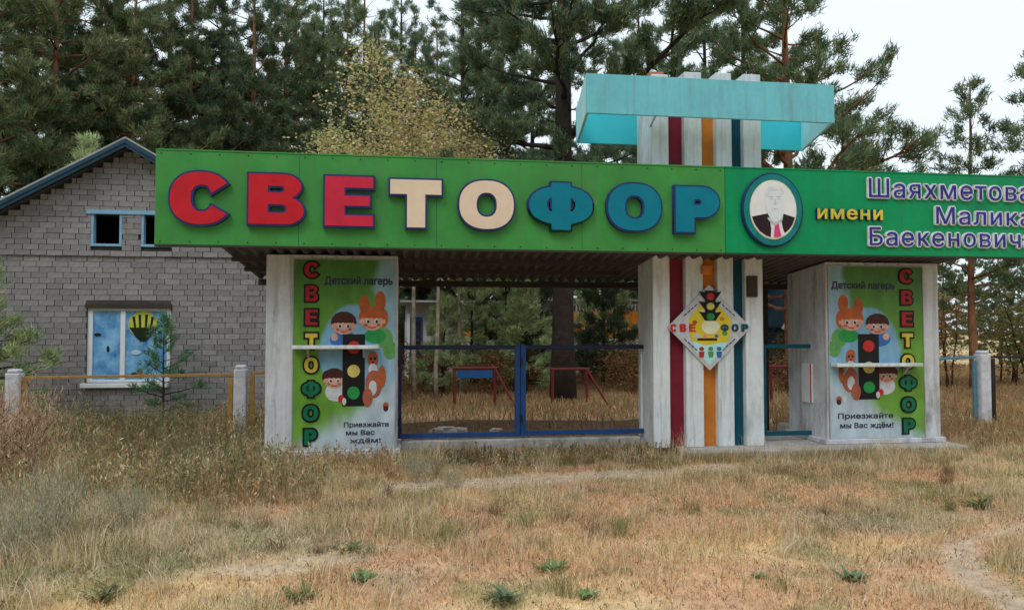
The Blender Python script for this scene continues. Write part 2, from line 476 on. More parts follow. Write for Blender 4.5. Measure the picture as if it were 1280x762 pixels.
def text_letters(body, spacing=1.0):
    """a line of type as letters, each a list of shapes (outer loop + holes), cap height .727, x from 0 to 1"""
    cu = bpy.data.curves.new('tmp', 'FONT'); cu.body = body; cu.space_character = spacing
    o = bpy.data.objects.new('tmp', cu); COL.objects.link(o)
    dg = bpy.context.evaluated_depsgraph_get(); dg.update()
    loops = []
    for sp in o.to_curve(dg).splines:
        bp = sp.bezier_points; n = len(bp); lp = []
        for i in range(n):
            p0, p1 = bp[i], bp[(i + 1) % n]
            c = [p0.co, p0.handle_right, p1.handle_left, p1.co]
            straight = all(abs((c[3] - c[0]).to_2d().cross((c[k] - c[0]).to_2d())) < 2e-5 for k in (1, 2))
            for k in range(1 if straight else 4):
                t = k / 4; u = 1 - t
                q = c[0] * u ** 3 + c[1] * 3 * u * u * t + c[2] * 3 * u * t * t + c[3] * t ** 3
                if not lp or abs(q.x - lp[-1][0]) + abs(q.y - lp[-1][1]) > 1e-4: lp.append((q.x, q.y))
        if len(lp) > 2: loops.append(lp)
    o.to_curve_clear(); bpy.data.objects.remove(o); bpy.data.curves.remove(cu)
    area = lambda l: sum(l[i - 1][0] * l[i][1] - l[i][0] * l[i - 1][1] for i in range(len(l))) / 2
    big = max(loops, key=lambda l: abs(area(l))); sg_ = math.copysign(1, area(big))
    outs = [[l] for l in loops if area(l) * sg_ > 0]
    def inside(p, l):
        r = False
        for i in range(len(l)):
            (x1, y1), (x2, y2) = l[i - 1], l[i]
            if (y1 > p[1]) != (y2 > p[1]) and p[0] < (x2 - x1) * (p[1] - y1) / (y2 - y1) + x1: r = not r
        return r
    for l in loops:
        if area(l) * sg_ > 0: continue
        c = [o_ for o_ in outs if inside(l[0], o_[0])]
        if c: min(c, key=lambda o_: abs(area(o_[0]))).append(l)
        else: outs.append([l])
    xs = [p[0] for l in loops for p in l]; x0, w_ = min(xs), max(xs) - min(xs)
    outs = [[[((x - x0) / w_, y) for x, y in l] for l in o_] for o_ in outs]
    outs.sort(key=lambda o_: min(p[0] for p in o_[0]))
    letters = []; right = -9
    for o_ in outs:
        a_ = min(p[0] for p in o_[0]); b_ = max(p[0] for p in o_[0])
        if letters and a_ < right - .002: letters[-1].append(o_); right = max(right, b_)
        else: letters.append([o_]); right = b_
    return letters
def ear_clip(l):
    idx = list(range(len(l))); ar = sum(l[i - 1][0] * l[i][1] - l[i][0] * l[i - 1][1] for i in idx); sg = 1 if ar > 0 else -1
    cr = lambda a, b, c: ((b[0] - a[0]) * (c[1] - a[1]) - (c[0] - a[0]) * (b[1] - a[1])) * sg
    tri = []
    while len(idx) > 3:
        for k in range(len(idx)):
            i, j, q = idx[k - 1], idx[k], idx[(k + 1) % len(idx)]
            a, b, c = l[i], l[j], l[q]
            if cr(a, b, c) <= 1e-12: continue
            if any(cr(a, b, l[p]) >= 0 and cr(b, c, l[p]) >= 0 and cr(c, a, l[p]) >= 0 for p in idx if p not in (i, j, q)): continue
            tri.append((i, j, q)); idx.pop(k); break
        else: idx.pop(0)
    return tri + [tuple(idx)]
def fill(shp):
    flat = [p for l in shp for p in l]
    area = lambda l: sum(l[i - 1][0] * l[i][1] - l[i][0] * l[i - 1][1] for i in range(len(l))) / 2
    want = abs(area(shp[0])) - sum(abs(area(l)) for l in shp[1:])
    got = lambda tr: sum(abs(area([flat[i] for i in t])) for t in tr)
    best = [tessellate_polygon([[Vector((x, y, 0)) for x, y in l] for l in shp])]
    if len(shp) == 1: best.append(ear_clip(shp[0]))
    return min(best, key=lambda t: abs(got(t) - want))
def add_letter(m, letter, fx, fz, yf, yb, dx=0.0, dz=0.0):
    for k, shp in enumerate(letter):
        tri = fill(shp)
        flat = [p for l in shp for p in l]; n = len(flat)
        y0 = yf + .00023 * k
        vs = [(fx(x) + dx, y0, fz(y) + dz) for x, y in flat] + [(fx(x) + dx, yb, fz(y) + dz) for x, y in flat]
        fs = [tuple(t) for t in tri]
        i0 = 0
        for l in shp:
            c = len(l); fs += [(i0 + i, i0 + (i + 1) % c, n + i0 + (i + 1) % c, n + i0 + i) for i in range(c)]; i0 += c
        m.add(vs, fs)
def stand(me, fx, y_front, depth):
    """x,y,z of a flat curve mesh -> standing: fx maps (x,y) to world (x,z)"""
    n = len(me.vertices); co = np.empty(n * 3, np.float32); me.vertices.foreach_get('co', co); co = co.reshape(-1, 3)
    x, z = fx(co[:, 0], co[:, 1])
    r = np.stack([x, y_front + depth / 2 - co[:, 2], z], 1)
    return r
def set_co(me, co, off): me.vertices.foreach_set('co', np.ascontiguousarray(co - np.array(off), dtype=np.float32).ravel()); me.update()
def put_text(name, body, x0, x1, z0, z1, y_front, depth, m_, parent, offset=.05, spacing=1.0):
    """a line of lettering fitted into a rectangle (z0 = baseline, z1 = cap height)"""
    m = MB()
    for lt in text_letters(body, spacing):
        for i in range(4):
            an = math.pi / 4 + math.pi / 2 * i; r = offset * (z1 - z0)
            add_letter(m, lt, lambda x: x0 + x * (x1 - x0), lambda y: z0 + y / .727 * (z1 - z0), y_front + .0002 * i, y_front + depth, math.cos(an) * r, math.sin(an) * r)
    return tag(m.build(name, m_, parent), kind='stuff')
def put_outline(name, loops, x0, x1, z0, z1, y_front, depth, m, parent, offset=0.0):
    """outline drawn in a unit square, fitted into a rectangle"""
    w, h = x1 - x0, z1 - z0
    me = outline_arrays([[(x * w, y * h) for x, y in lp] for lp in loops], depth, offset)
    set_co(me, stand(me, lambda x, y: (x0 + x, z0 + y), y_front, depth), WLOC[parent.name])
    return link(name, me, parent, [m])

# ------------------------------------------------------------------ heavy letter outlines in a unit square
def arc(cx, cy, rx, ry, a0, a1, n=14):
    return [(cx + rx * math.cos(rad(a0 + (a1 - a0) * k / n)), cy + ry * math.sin(rad(a0 + (a1 - a0) * k / n))) for k in range(n + 1)]
def sup(cx, cy, rx, ry, a0, a1, n=28, e=2.3):
    r = []
    for k in range(n + 1):
        a = rad(a0 + (a1 - a0) * k / n); c, s = math.cos(a), math.sin(a)
        r.append((cx + rx * math.copysign(abs(c) ** (2 / e), c), cy + ry * math.copysign(abs(s) ** (2 / e), s)))
    return r
LET = {}
LET['С'] = [sup(.5, .5, .5, .5, 33, 327, 40) + [(.68, .36)] + sup(.52, .5, .185, .26, 322, 38, 20)[1:-1] + [(.68, .60)]]
LET['В'] = [[(0, 0), (.62, 0)] + arc(.68, .27, .32, .27, -90, 72, 12) + arc(.63, .76, .32, .24, -40, 90, 12) + [(0, 1)],
            [(.34, .63), (.34, .77), (.55, .77)] + arc(.57, .70, .08, .07, 90, -90, 6) + [(.55, .63)],
            [(.34, .22), (.34, .40), (.57, .40)] + arc(.60, .31, .09, .09, 90, -90, 6) + [(.57, .22)]]
LET['Е'] = [[(0, 0), (1, 0), (1, .21), (.4, .21), (.4, .41), (.93, .41), (.93, .61), (.4, .61), (.4, .78), (1, .78), (1, 1), (0, 1)]]
LET['Т'] = [[(.33, 0), (.68, 0), (.68, .70), (1, .70), (1, 1), (0, 1), (0, .70), (.33, .70)]]
LET['О'] = [sup(.5, .5, .5, .5, 0, 360, 44)[:-1], sup(.5, .5, .19, .255, 0, 360, 28)[:-1][::-1]]
_bw = .145
_phi_r = [p for p in sup(.5, .52, .5, .40, -90, 90, 36) if p[0] > .5 + _bw]
_phi_l = [(1 - x, y) for x, y in _phi_r][::-1]
LET['Ф'] = [[(.5 - _bw, 0), (.5 + _bw, 0)] + _phi_r + [(.5 + _bw, 1), (.5 - _bw, 1)] + _phi_l,
            arc(.5 + _bw, .535, .085, .15, -90, 90, 10), arc(.5 - _bw, .535, .085, .15, 90, 270, 10)]
LET['Р'] = [[(0, 0), (.42, 0), (.42, .33), (.58, .33)] + arc(.62, .665, .38, .335, -90, 90, 16) + [(0, 1)],
            [(.42, .60), (.42, .73), (.52, .73)] + arc(.53, .665, .07, .065, 90, -90, 6) + [(.52, .60)]]

# ================================================================== GROUND
TRACK = [G(*p) for p in ((1290, 768), (1245, 740), (1211, 716), (1199, 692), (1211, 675), (1245, 663), (1300, 652))]
WALK = [G(*p) for p in ((520, 606), (600, 605), (680, 600), (760, 594), (840, 590), (900, 582))]
BARE = [(G(330, 712), .5, .18), (G(420, 700), .45, .16), (G(455, 686), .3, .1), (G(1270, 560), .5, .3)]
def seg_dist(x, y, pts):
    d = np.full(np.shape(x), 1e9)
    for a, b in zip(pts[:-1], pts[1:]):
        ax, ay, bx, by = a.x, a.y, b.x, b.y
        t = np.clip(((x - ax) * (bx - ax) + (y - ay) * (by - ay)) / ((bx - ax) ** 2 + (by - ay) ** 2), 0, 1)
        d = np.minimum(d, np.hypot(x - ax - t * (bx - ax), y - ay - t * (by - ay)))
    return d
def sstep(a, b, v): t = np.clip((v - a) / (b - a), 0, 1); return t * t * (3 - 2 * t)
def bare_mask(x, y):
    wob = (fnoise(x * 2.2, y * 2.2, 5) - .5)
    m = sstep(.19, .03, seg_dist(x, y, TRACK) + wob * .3) * .8
    m = np.maximum(m, sstep(.5, .2, seg_dist(x, y, WALK) + wob * .6) * .95)
    for c, rx, ry in BARE:
        m = np.maximum(m, .8 * sstep(1.25, .5, np.hypot((x - c.x) / rx, (y - c.y) / ry) + wob * 1.3))
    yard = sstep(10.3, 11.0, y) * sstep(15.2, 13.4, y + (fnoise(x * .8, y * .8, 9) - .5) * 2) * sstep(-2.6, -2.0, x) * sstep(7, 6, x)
    return np.maximum(m, yard * .97)
def height(x, y):
    h = (fnoise(x * .55, y * .55, 3) - .5) * .08 + (fnoise(x * 2.6, y * 2.6, 4) - .5) * .035
    h = h - .03 * bare_mask(x, y)
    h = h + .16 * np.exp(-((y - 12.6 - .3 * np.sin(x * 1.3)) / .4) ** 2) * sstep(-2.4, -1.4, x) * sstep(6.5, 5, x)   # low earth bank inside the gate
    near = sstep(8.7, 9.15, y) * sstep(11.0, 10.6, y)
    return h * (1 - near) - .02 * near
STRAW = np.array(C(190, 166, 126)[:3]) * 1.75; PALE = np.array(C(206, 188, 158)[:3]) * 1.55; OLIVE = np.array(C(132, 130, 86)[:3]) * 1.5
GREY = np.array(C(152, 152, 130)[:3]) * 1.5; RUST = np.array(C(178, 140, 111)[:3]) * 1.7; BROWN = np.array(C(120, 98, 74)[:3]) * 1.4
def grass_col(x, y, jitter=None):
    n1 = fnoise(x * .75, y * .75, 21); n2 = fnoise(x * 1.7, y * 1.7, 31); n3 = fnoise(x * .5 + 9, y * .5, 41)
    rust = sstep(.33, .56, n1 + .11 * np.tanh((x - .2) * .8) - .06 * sstep(7.2, 9, y))
    olive = sstep(.48, .66, n2 + .12 * sstep(6.8, 8.2, y) * sstep(9.5, 9, y))
    grey = sstep(.46, .62, n3 + .13 * np.tanh((-x - .3) * .9))
    c = STRAW * np.ones(np.shape(x) + (1,))
    c = c * (1 - rust[..., None] * .8) + RUST * rust[..., None] * .8
    c = c * (1 - grey[..., None] * .6) + GREY * grey[..., None] * .6
    c = c * (1 - olive[..., None] * .65) + OLIVE * olive[..., None] * .65
    return c
def axis(segs):
    r = []
    for a, b, s in segs: r += list(np.arange(a, b - 1e-6, s))
    return np.array(r + [segs[-1][1]])
gx = axis([(-600, -100, 100), (-100, -30, 14), (-30, -12, 1.5), (-12, -7, .4), (-7, 10, .11), (10, 16, .4), (16, 40, 1.5), (40, 110, 14), (110, 600, 98)])
gy = axis([(-60, -4, 8), (-4, 2.5, 1), (2.5, 13.5, .11), (13.5, 26, .5), (26, 60, 3), (60, 160, 20), (160, 700, 90)])
XX, YY = np.meshgrid(gx, gy)
HH = height(XX, YY)
cols = grass_col(XX, YY) * (.72 + .5 * fnoise(XX * 5, YY * 5, 61)[..., None])
bm_ = bare_mask(XX, YY)[..., None]
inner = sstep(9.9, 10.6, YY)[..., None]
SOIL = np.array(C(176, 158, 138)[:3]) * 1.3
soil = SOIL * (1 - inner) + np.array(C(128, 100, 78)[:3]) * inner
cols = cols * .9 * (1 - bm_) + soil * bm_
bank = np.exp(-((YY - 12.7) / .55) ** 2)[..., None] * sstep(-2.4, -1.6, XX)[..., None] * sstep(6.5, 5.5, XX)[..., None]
cols = cols * (1 - .7 * bank) + np.array(C(74, 58, 44)[:3]) * .7 * bank  # dark band of shade put into the soil colour along the bank
nx, ny = len(gx), len(gy)
ii = (np.arange(ny - 1)[:, None] * nx + np.arange(nx - 1)[None, :]).ravel()
ff = np.stack([ii, ii + 1, ii + nx + 1, ii + nx], 1).ravel()
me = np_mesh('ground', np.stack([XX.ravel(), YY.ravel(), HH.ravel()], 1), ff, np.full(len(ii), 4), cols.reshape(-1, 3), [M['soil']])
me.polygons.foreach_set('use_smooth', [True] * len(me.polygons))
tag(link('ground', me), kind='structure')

# ================================================================== ENTRANCE GATE
YB, YP = 8.93, 9.55                                     # plane of the sign boards, plane of the pillar fronts
BASE = .10
x_l0, x_l1 = X(332, YP), X(497, YP)
x_r0, x_r1 = X(1033, YP), X(1174, YP)
slab = MB().box(X(846, YP), X(1184, YP), 9.18, 11.0, -.05, BASE).build('concrete_slab', M['concrete'], bevel=.015)
tag(slab, kind='structure')
slab2 = MB().box(x_l0 - .06, x_l1 + .05, 9.46, 10.7, -.05, BASE - .004).build('concrete_slab', M['concrete'], bevel=.015)
tag(slab2, kind='structure')

SOF_F, SOF_B, YF, YK = 2.60, 2.38, 9.02, 11.6           # soffit: height at the front and at the back
def soffit(y): return SOF_F + (SOF_B - SOF_F) * (y - YF) / (YK - YF)

def booth(x0, x1, xs, label):
    """plastered pillar wide enough to carry a poster"""
    t = thing('gate_pillar', ((x0 + x1) / 2, YP, BASE), label, 'pillar', 'broad pillars of the entrance')
    depth = 1.05
    m = MB()
    vs = [(x, y, z) for x in (x0, x1) for y in (YP, YP + depth) for z in (BASE, soffit(y) - .004)]
    m.add(vs, [(0, 1, 3, 2), (4, 6, 7, 5), (0, 4, 5, 1), (2, 3, 7, 6), (0, 2, 6, 4), (1, 5, 7, 3)])
    m.build('pillar_body', M['white_plaster'], t, bevel=.012)
    MB().box(x0 - .045, x1 + .045, YP - .035, YP + depth + .03, BASE, BASE + .07).build('plinth', M['concrete_post'], t, bevel=.01)
    return t
pl = booth(x_l0, x_l1, None, 'broad white plastered pillar by the brick house, left end of the entrance')
pr = booth(x_r0, x_r1, None, 'broad white plastered pillar right of the narrow side gate')
# small plaque with a red edge on the side of the right pillar
m = MB().box(x_r0 - .022, x_r0 - .003, YP + .36, YP + .62, .62, 1.16)
pq = m.build('side_plaque', M['window_white'], pr)
MB().box(x_r0 - .028, x_r0 - .0225, YP + .36, YP + .385, .62, 1.16).build('plaque_edge', M['print_red'], pq)

# roof over the gate: corrugated sheet sloping back, carried on beams
cx0, cx1 = -2.13, x_r1 + .10
t = thing('gate_roof', ((cx0 + cx1) / 2, 10.3, 2.3), 'shallow corrugated metal roof dark underneath, over the gate behind the signs', 'roof')
n = int((cx1 - cx0) / .0375)
vs = []; fs = []
for i in range(n + 1):
    x = cx0 + (cx1 - cx0) * i / n
    dz = .022 * (1 if (i // 2) % 2 else -1)
    for y in (YF, YK): vs.append((x, y, soffit(y) + .03 + dz))
    for y in (YF, YK): vs.append((x, y, soffit(y) + .034 + dz))
for i in range(n):
    a, b = i * 4, i * 4 + 4
    fs += [(a, a + 1, b + 1, b), (a + 2, b + 2, b + 3, a + 3)]
MB().add(vs, fs).build('roof_sheet', M['sheet_metal'], t)
MB().box(cx0, cx1, YF - .005, YF + .07, SOF_F - .03, SOF_F + .12).build('front_beam', M['dark_beam'], t)
MB().box(cx0, cx1, YK - .1, YK, SOF_B - .09, SOF_B - .002).build('back_beam', M['dark_beam'], t)
for y in (9.75, 10.5):
    MB().box(cx0, x_l0 - .02, y, y + .06, soffit(y) - .06, soffit(y) - .008).build('purlin', M['dark_beam'], t)
    MB().box(x_l1 + .02, X(800, 9.6), y, y + .06, soffit(y) - .06, soffit(y) - .008).build('purlin', M['dark_beam'], t)
for x in (x_l0 + .1, x_l1 - .1, x_r0 + .1, x_r1 - .12):
    MB().box(x - .05, x + .05, YK - .095, YK - .01, -.05, SOF_B - .094).build('back_post', M['dark_beam'], t)

# ---------------------------------------------------------------- sign boards
bx0, bxm, bx1 = X(191, YB), X(908, YB), X(1312, YB)
bz0, bz1 = (Z(192, 305, YB) + Z(1279, 322, YB)) / 2, (Z(192, 187, YB) + Z(1279, 222, YB)) / 2
sg = thing('main_signboard', ((bx0 + bxm) / 2, YB, bz0), 'long grass green signboard with huge raised red, cream and teal letters above the gate', 'signboard')
MB().box(bx0, bxm - .002, YB, YB + .06, bz0, bz1).build('board', M['sign_green'], sg, bevel=.004)
MB().box(bx0, bxm - .002, YB - .006, YB + .065, bz1 + .001, bz1 + .018).build('top_trim', M['sign_green'], sg)
MB().box(bx0, bxm - .002, YB - .006, YB + .065, bz0 - .02, bz0 - .001).build('bottom_trim', M['dark_beam'], sg)
for px in (372, 545, 728):
    x = X(px, YB); MB().box(x - .002, x + .002, YB - .0025, YB - .0005, bz0 + .01, bz1 - .01).build('joint', M['strip_teal'], sg)
sc = MB()
for i in range(22):
    for z in (bz0 + .035, bz1 - .035):
        x = bx0 + .06 + i * (bxm - bx0 - .12) / 21; sc.disc(x, z, .009, .009, YB - .004, YB - .0003, 8)
tag(sc.build('screws', M['dark_iron'], sg), kind='stuff')
SPEC = [('С', 206, 290, 212, 285, 'letter_red'), ('В', 305, 382, 215, 285, 'letter_red'), ('Е', 401, 469, 218, 287, 'letter_pink'),
        ('Т', 483, 555, 222, 289, 'letter_cream'), ('О', 570, 646, 223, 291, 'letter_cream'), ('Ф', 658, 745, 226, 292, 'letter_teal'),
        ('О', 757, 831, 227, 293, 'letter_teal'), ('Р', 842, 904, 231, 295, 'letter_teal')]
for ch, a, b, c, d, mm in SPEC:
    yl = YB - .075
    x0, x1 = X(a + 4, yl), X(b - 4, yl); z1, z0 = Z((a + b) / 2, c + 3, yl), Z((a + b) / 2, d - 5, yl)
    bk = put_outline('letter', LET[ch], x0, x1, z0, z1, YB - .075, .07, M['letter_edge'], sg, offset=.024)
    put_outline('letter_face', LET[ch], x0, x1, z0, z1, YB - .082, .008, M[mm], bk, offset=.002)

sg2 = thing('dedication_signboard', ((bxm + bx1) / 2, YB, bz0), 'emerald green signboard with navy lettering and one yellow word, right of the big letters', 'signboard')
MB().box(bxm + .002, bx1, YB, YB + .06, bz0, bz1).build('board', M['sign_emerald'], sg2, bevel=.004)
MB().box(bxm + .002, bx1, YB - .006, YB + .065, bz1 + .001, bz1 + .018).build('top_trim', M['sign_emerald'], sg2)
MB().box(bxm + .002, bx1, YB - .006, YB + .065, bz0 - .02, bz0 - .001).build('bottom_trim', M['dark_beam'], sg2)
def word(body, px0, px1, py_base, py_cap, back, face, parent, off_b, off_f, lowercase_only=False):
    """raised word: every letter its own backing block with its face"""
    yl = YB - .03
    x0, x1 = X(px0, yl), X(px1, yl)
    pm = (px0 + px1) / 2
    z0, z1 = Z(pm, py_base, yl), Z(pm, py_cap, yl)
    fx = lambda x: x0 + x * (x1 - x0)
    fz = lambda y: z0 + y / (.546 if lowercase_only else .727) * (z1 - z0)
    for lt in text_letters(body, 1.12):
        def thick(r, yf, yb, num):                       # the letter fattened: copies nudged round a small circle, each a hair behind the last
            m = MB()
            for i in range(num):
                an = 2 * math.pi * i / num
                add_letter(m, lt, fx, fz, yf + .0007 * i, yb - .0003 * i, math.cos(an) * r, math.sin(an) * r)
            return m
        bk = thick(off_b, YB - .034, YB - .001, 10).build('letter', M[back], parent)
        thick(off_f, YB - .042, YB - .0345, 5).build('letter_face', M[face], bk)
word('Шаяхметова', 1089, 1292, 249, 226, 'lavender', 'navy', sg2, .019, .0005)
word('Малика', 1173, 1292, 281, 260, 'lavender', 'navy', sg2, .019, .0005)
word('Баекеновича', 1089, 1296, 308, 286, 'lavender', 'navy', sg2, .019, .0005)
word('имени', 1024, 1105, 274, 262, 'letter_edge', 'letter_yellow', sg2, .011, .006, True)

# oval portrait on the emerald board
mx_, mz_ = X(965.5, YB), Z(965, 263, YB)
rx = (X(1004, YB) - X(927, YB)) / 2; rz = (Z(965, 217, YB) - Z(965, 310, YB)) / 2
md = thing('portrait_medallion', (mx_, YB, mz_), 'oval portrait of a man in dark suit and pink tie in a teal rim', 'portrait')
MB().disc(mx_, mz_, rx, rz, YB - .05, YB - .001, 40).build('rim', M['medal_navy'], md, bevel=.008)
MB().disc(mx_, mz_, rx * .94, rz * .95, YB - .058, YB - .0505, 40).build('rim_inlay', M['medal_teal'], md)
MB().disc(mx_, mz_, rx * .76, rz * .79, YB - .062, YB - .0585, 40).build('inner_trim', M['cream_trim'], md)
MB().disc(mx_, mz_, rx * .73, rz * .75, YB - .065, YB - .0625, 40).build('portrait_ground', M['photo_white'], md)
def oval_clip(pts):
    r = []
    for u, v in pts:
        q = math.hypot(u / .72, v / .74)
        if q > 1: u, v = u / q, v / q
        r.append((mx_ + u * rx, mz_ + v * rz))
    return r
MB().slab(oval_clip([(-.16, -.10), (-.7, -.2), (-.72, -.30), (-.62, -.42), (-.45, -.58), (-.25, -.70), (-.10, -.74), (-.08, -.5), (-.12, -.3)]), YB - .068, YB - .0655).build('suit', M['photo_suit'], md)
MB().slab(oval_clip([(.30, -.10), (.26, -.3), (.30, -.5), (.36, -.62), (.5, -.52), (.62, -.42), (.72, -.25), (.7, -.2)]), YB - .068, YB - .0655).build('suit', M['photo_suit'], md)
MB().slab([(mx_ + u * rx, mz_ + v * rz) for u, v in ((.06, -.34), (.14, -.34), (.17, -.42), (.24, -.70), (.10, -.735), (.0, -.73), (.04, -.42))], YB - .071, YB - .0685).build('tie', M['photo_tie'], md)
mm_ = MB(); mm_.disc(mx_ + .05 * rx, mz_ + .2 * rz, .31 * rx, .40 * rz, YB - .0695, YB - .0656, 24)
mm_.slab([(mx_ + u * rx, mz_ + v * rz) for u, v in ((-.22, .06), (.3, .06), (.32, -.1), (.27, -.3), (.1, -.33), (-.06, -.3), (-.2, -.1))], YB - .0692, YB - .0657)
fc = mm_.build('face', M['photo_face'], md)
def feat(nm, k, items, y):
    m = MB()
    for u, v, ru, rv in items: m.disc(mx_ + u * rx, mz_ + v * rz, ru * rx, rv * rz, y, y + .0011, 14)
    return m.build(nm, M[k], fc)
feat('hair', 'photo_hair', [(.05, .56, .24, .06), (-.19, .42, .06, .12), (.29, .42, .06, .12)], YB - .0708)
feat('cheek_shade', 'photo_face', [(-.20, .12, .05, .18), (.30, .12, .05, .18), (.05, -.17, .16, .05)], YB - .0709)
feat('eyebrow', 'photo_shade', [(-.07, .34, .075, .018), (.17, .34, .075, .018)], YB - .0711)
feat('eye', 'plaque_grey', [(-.07, .285, .042, .016), (.17, .285, .042, .016)], YB - .0713)
feat('nose', 'photo_shade', [(.05, .15, .045, .028), (.05, .22, .018, .07)], YB - .0712)
feat('mouth', 'photo_lip', [(.05, .02, .085, .016)], YB - .0713)
MB().slab([(mx_ + u * rx, mz_ + v * rz) for u, v in ((-.2, -.2), (.05, -.36), (.3, -.2), (.28, -.28), (.05, -.43), (-.18, -.28))], YB - .0716, YB - .0702).build('collar', M['plaque_grey'], md)

# ---------------------------------------------------------------- striped column and turquoise head
cx_a, cx_b = X(817, YP), X(955, YP)
sc_ = thing('striped_column', ((cx_a + cx_b) / 2, YP, BASE), 'tall white finned column with dark red, orange and teal strips, by the side gate', 'column')
FINS = [(817, 838), (858, 880), (898, 918), (933, 955)]
STR = [(838, 858, 'strip_red'), (880, 898, 'strip_orange'), (918, 933, 'strip_teal')]
TOP = [Z(820, 88, YP), Z(859, 85, YP), Z(896, 86, YP), Z(933, 88, YP)]
for (a, b), zt in zip(FINS, (5.0, 5.05, 5.06, 5.06)):
    MB().box(X(a, YP, 480), X(b, YP, 480), YP, YP + .65, BASE, zt).build('fin', M['white_paint'], sc_, bevel=.008)
for a, b, k in STR:
    MB().box(X(a, YP, 480) + .002, X(b, YP, 480) - .002, YP + .10, YP + .60, BASE, 4.62).build('strip', M[k], sc_)
x_ = X(817, YP, 480); MB().box(x_ + .02, x_ + .2, YP + .1, YP + .4, 5.001, 5.07).build('cap_brick', M['red_brick'], sc_, bevel=.006)
x_ = X(940, YP); z_ = Z(940, 358, YP)
MB().box(x_ - .075, x_ + .07, YP - .04, YP - .001, z_ - .14, z_ + .14).build('switch_box', M['dark_beam'], sc_, bevel=.006)
x_ = X(883, YP); z_ = Z(883, 337, YP)
MB().box(x_ - .075, x_ + .075, YP - .05, YP - .001, z_ - .07, z_ + .07).build('lamp_block', M['strip_orange'], sc_, bevel=.02)

YC0, YC1 = 9.12, 10.62
ca, cb = X(733, YC0, 120), X(1043, YC0, 130)
cza, czb = (Z(735, 140, YC0) + Z(1043, 155, YC0)) / 2, (Z(735, 92, YC0) + Z(1043, 106, YC0)) / 2
da, db = X(720, YC1, 178), X(1003, YC1, 186)
hd = thing('column_canopy', ((ca + cb) / 2, 9.87, cza), 'turquoise hollow box canopy round the top of the striped column', 'canopy')
T_ = .035
def plate(p, q, z0, z1, tk, side):
    p, q = Vector((*p, 0)), Vector((*q, 0)); d = (q - p).normalized(); nrm = Vector((-d.y, d.x, 0)) * tk * side
    a = [p, q, q + nrm, p + nrm]
    return MB().add([(v.x, v.y, z0) for v in a] + [(v.x, v.y, z1) for v in a], [(0, 1, 2, 3), (4, 5, 6, 7), (0, 1, 5, 4), (1, 2, 6, 5), (2, 3, 7, 6), (3, 0, 4, 7)])
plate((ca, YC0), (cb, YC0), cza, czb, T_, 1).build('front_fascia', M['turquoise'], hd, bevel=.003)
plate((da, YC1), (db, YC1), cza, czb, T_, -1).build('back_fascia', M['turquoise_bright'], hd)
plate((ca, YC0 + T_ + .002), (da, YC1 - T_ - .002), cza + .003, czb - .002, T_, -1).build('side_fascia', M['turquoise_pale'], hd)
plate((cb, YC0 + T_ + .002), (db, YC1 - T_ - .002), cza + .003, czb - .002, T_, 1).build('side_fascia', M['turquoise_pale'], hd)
MB().box(X(955, YP, 480) + .02, db - .08, 9.84, 9.90, czb - .1, czb - .03).build('tie_beam', M['turquoise_bright'], hd)
MB().box(da + .06, X(817, YP, 480) - .02, 9.84, 9.90, czb - .1, czb - .03).build('tie_beam', M['turquoise_bright'], hd)
MB().bar((X(821, YC0, 145), YC0 + .05, cza + .012), (X(800, YC1, 178), YC1 - .05, cza + .012), .02, .024).build('slanted_rod', M['plaque_grey'], hd)  # added thin grey rod for the diagonal line across the left fin

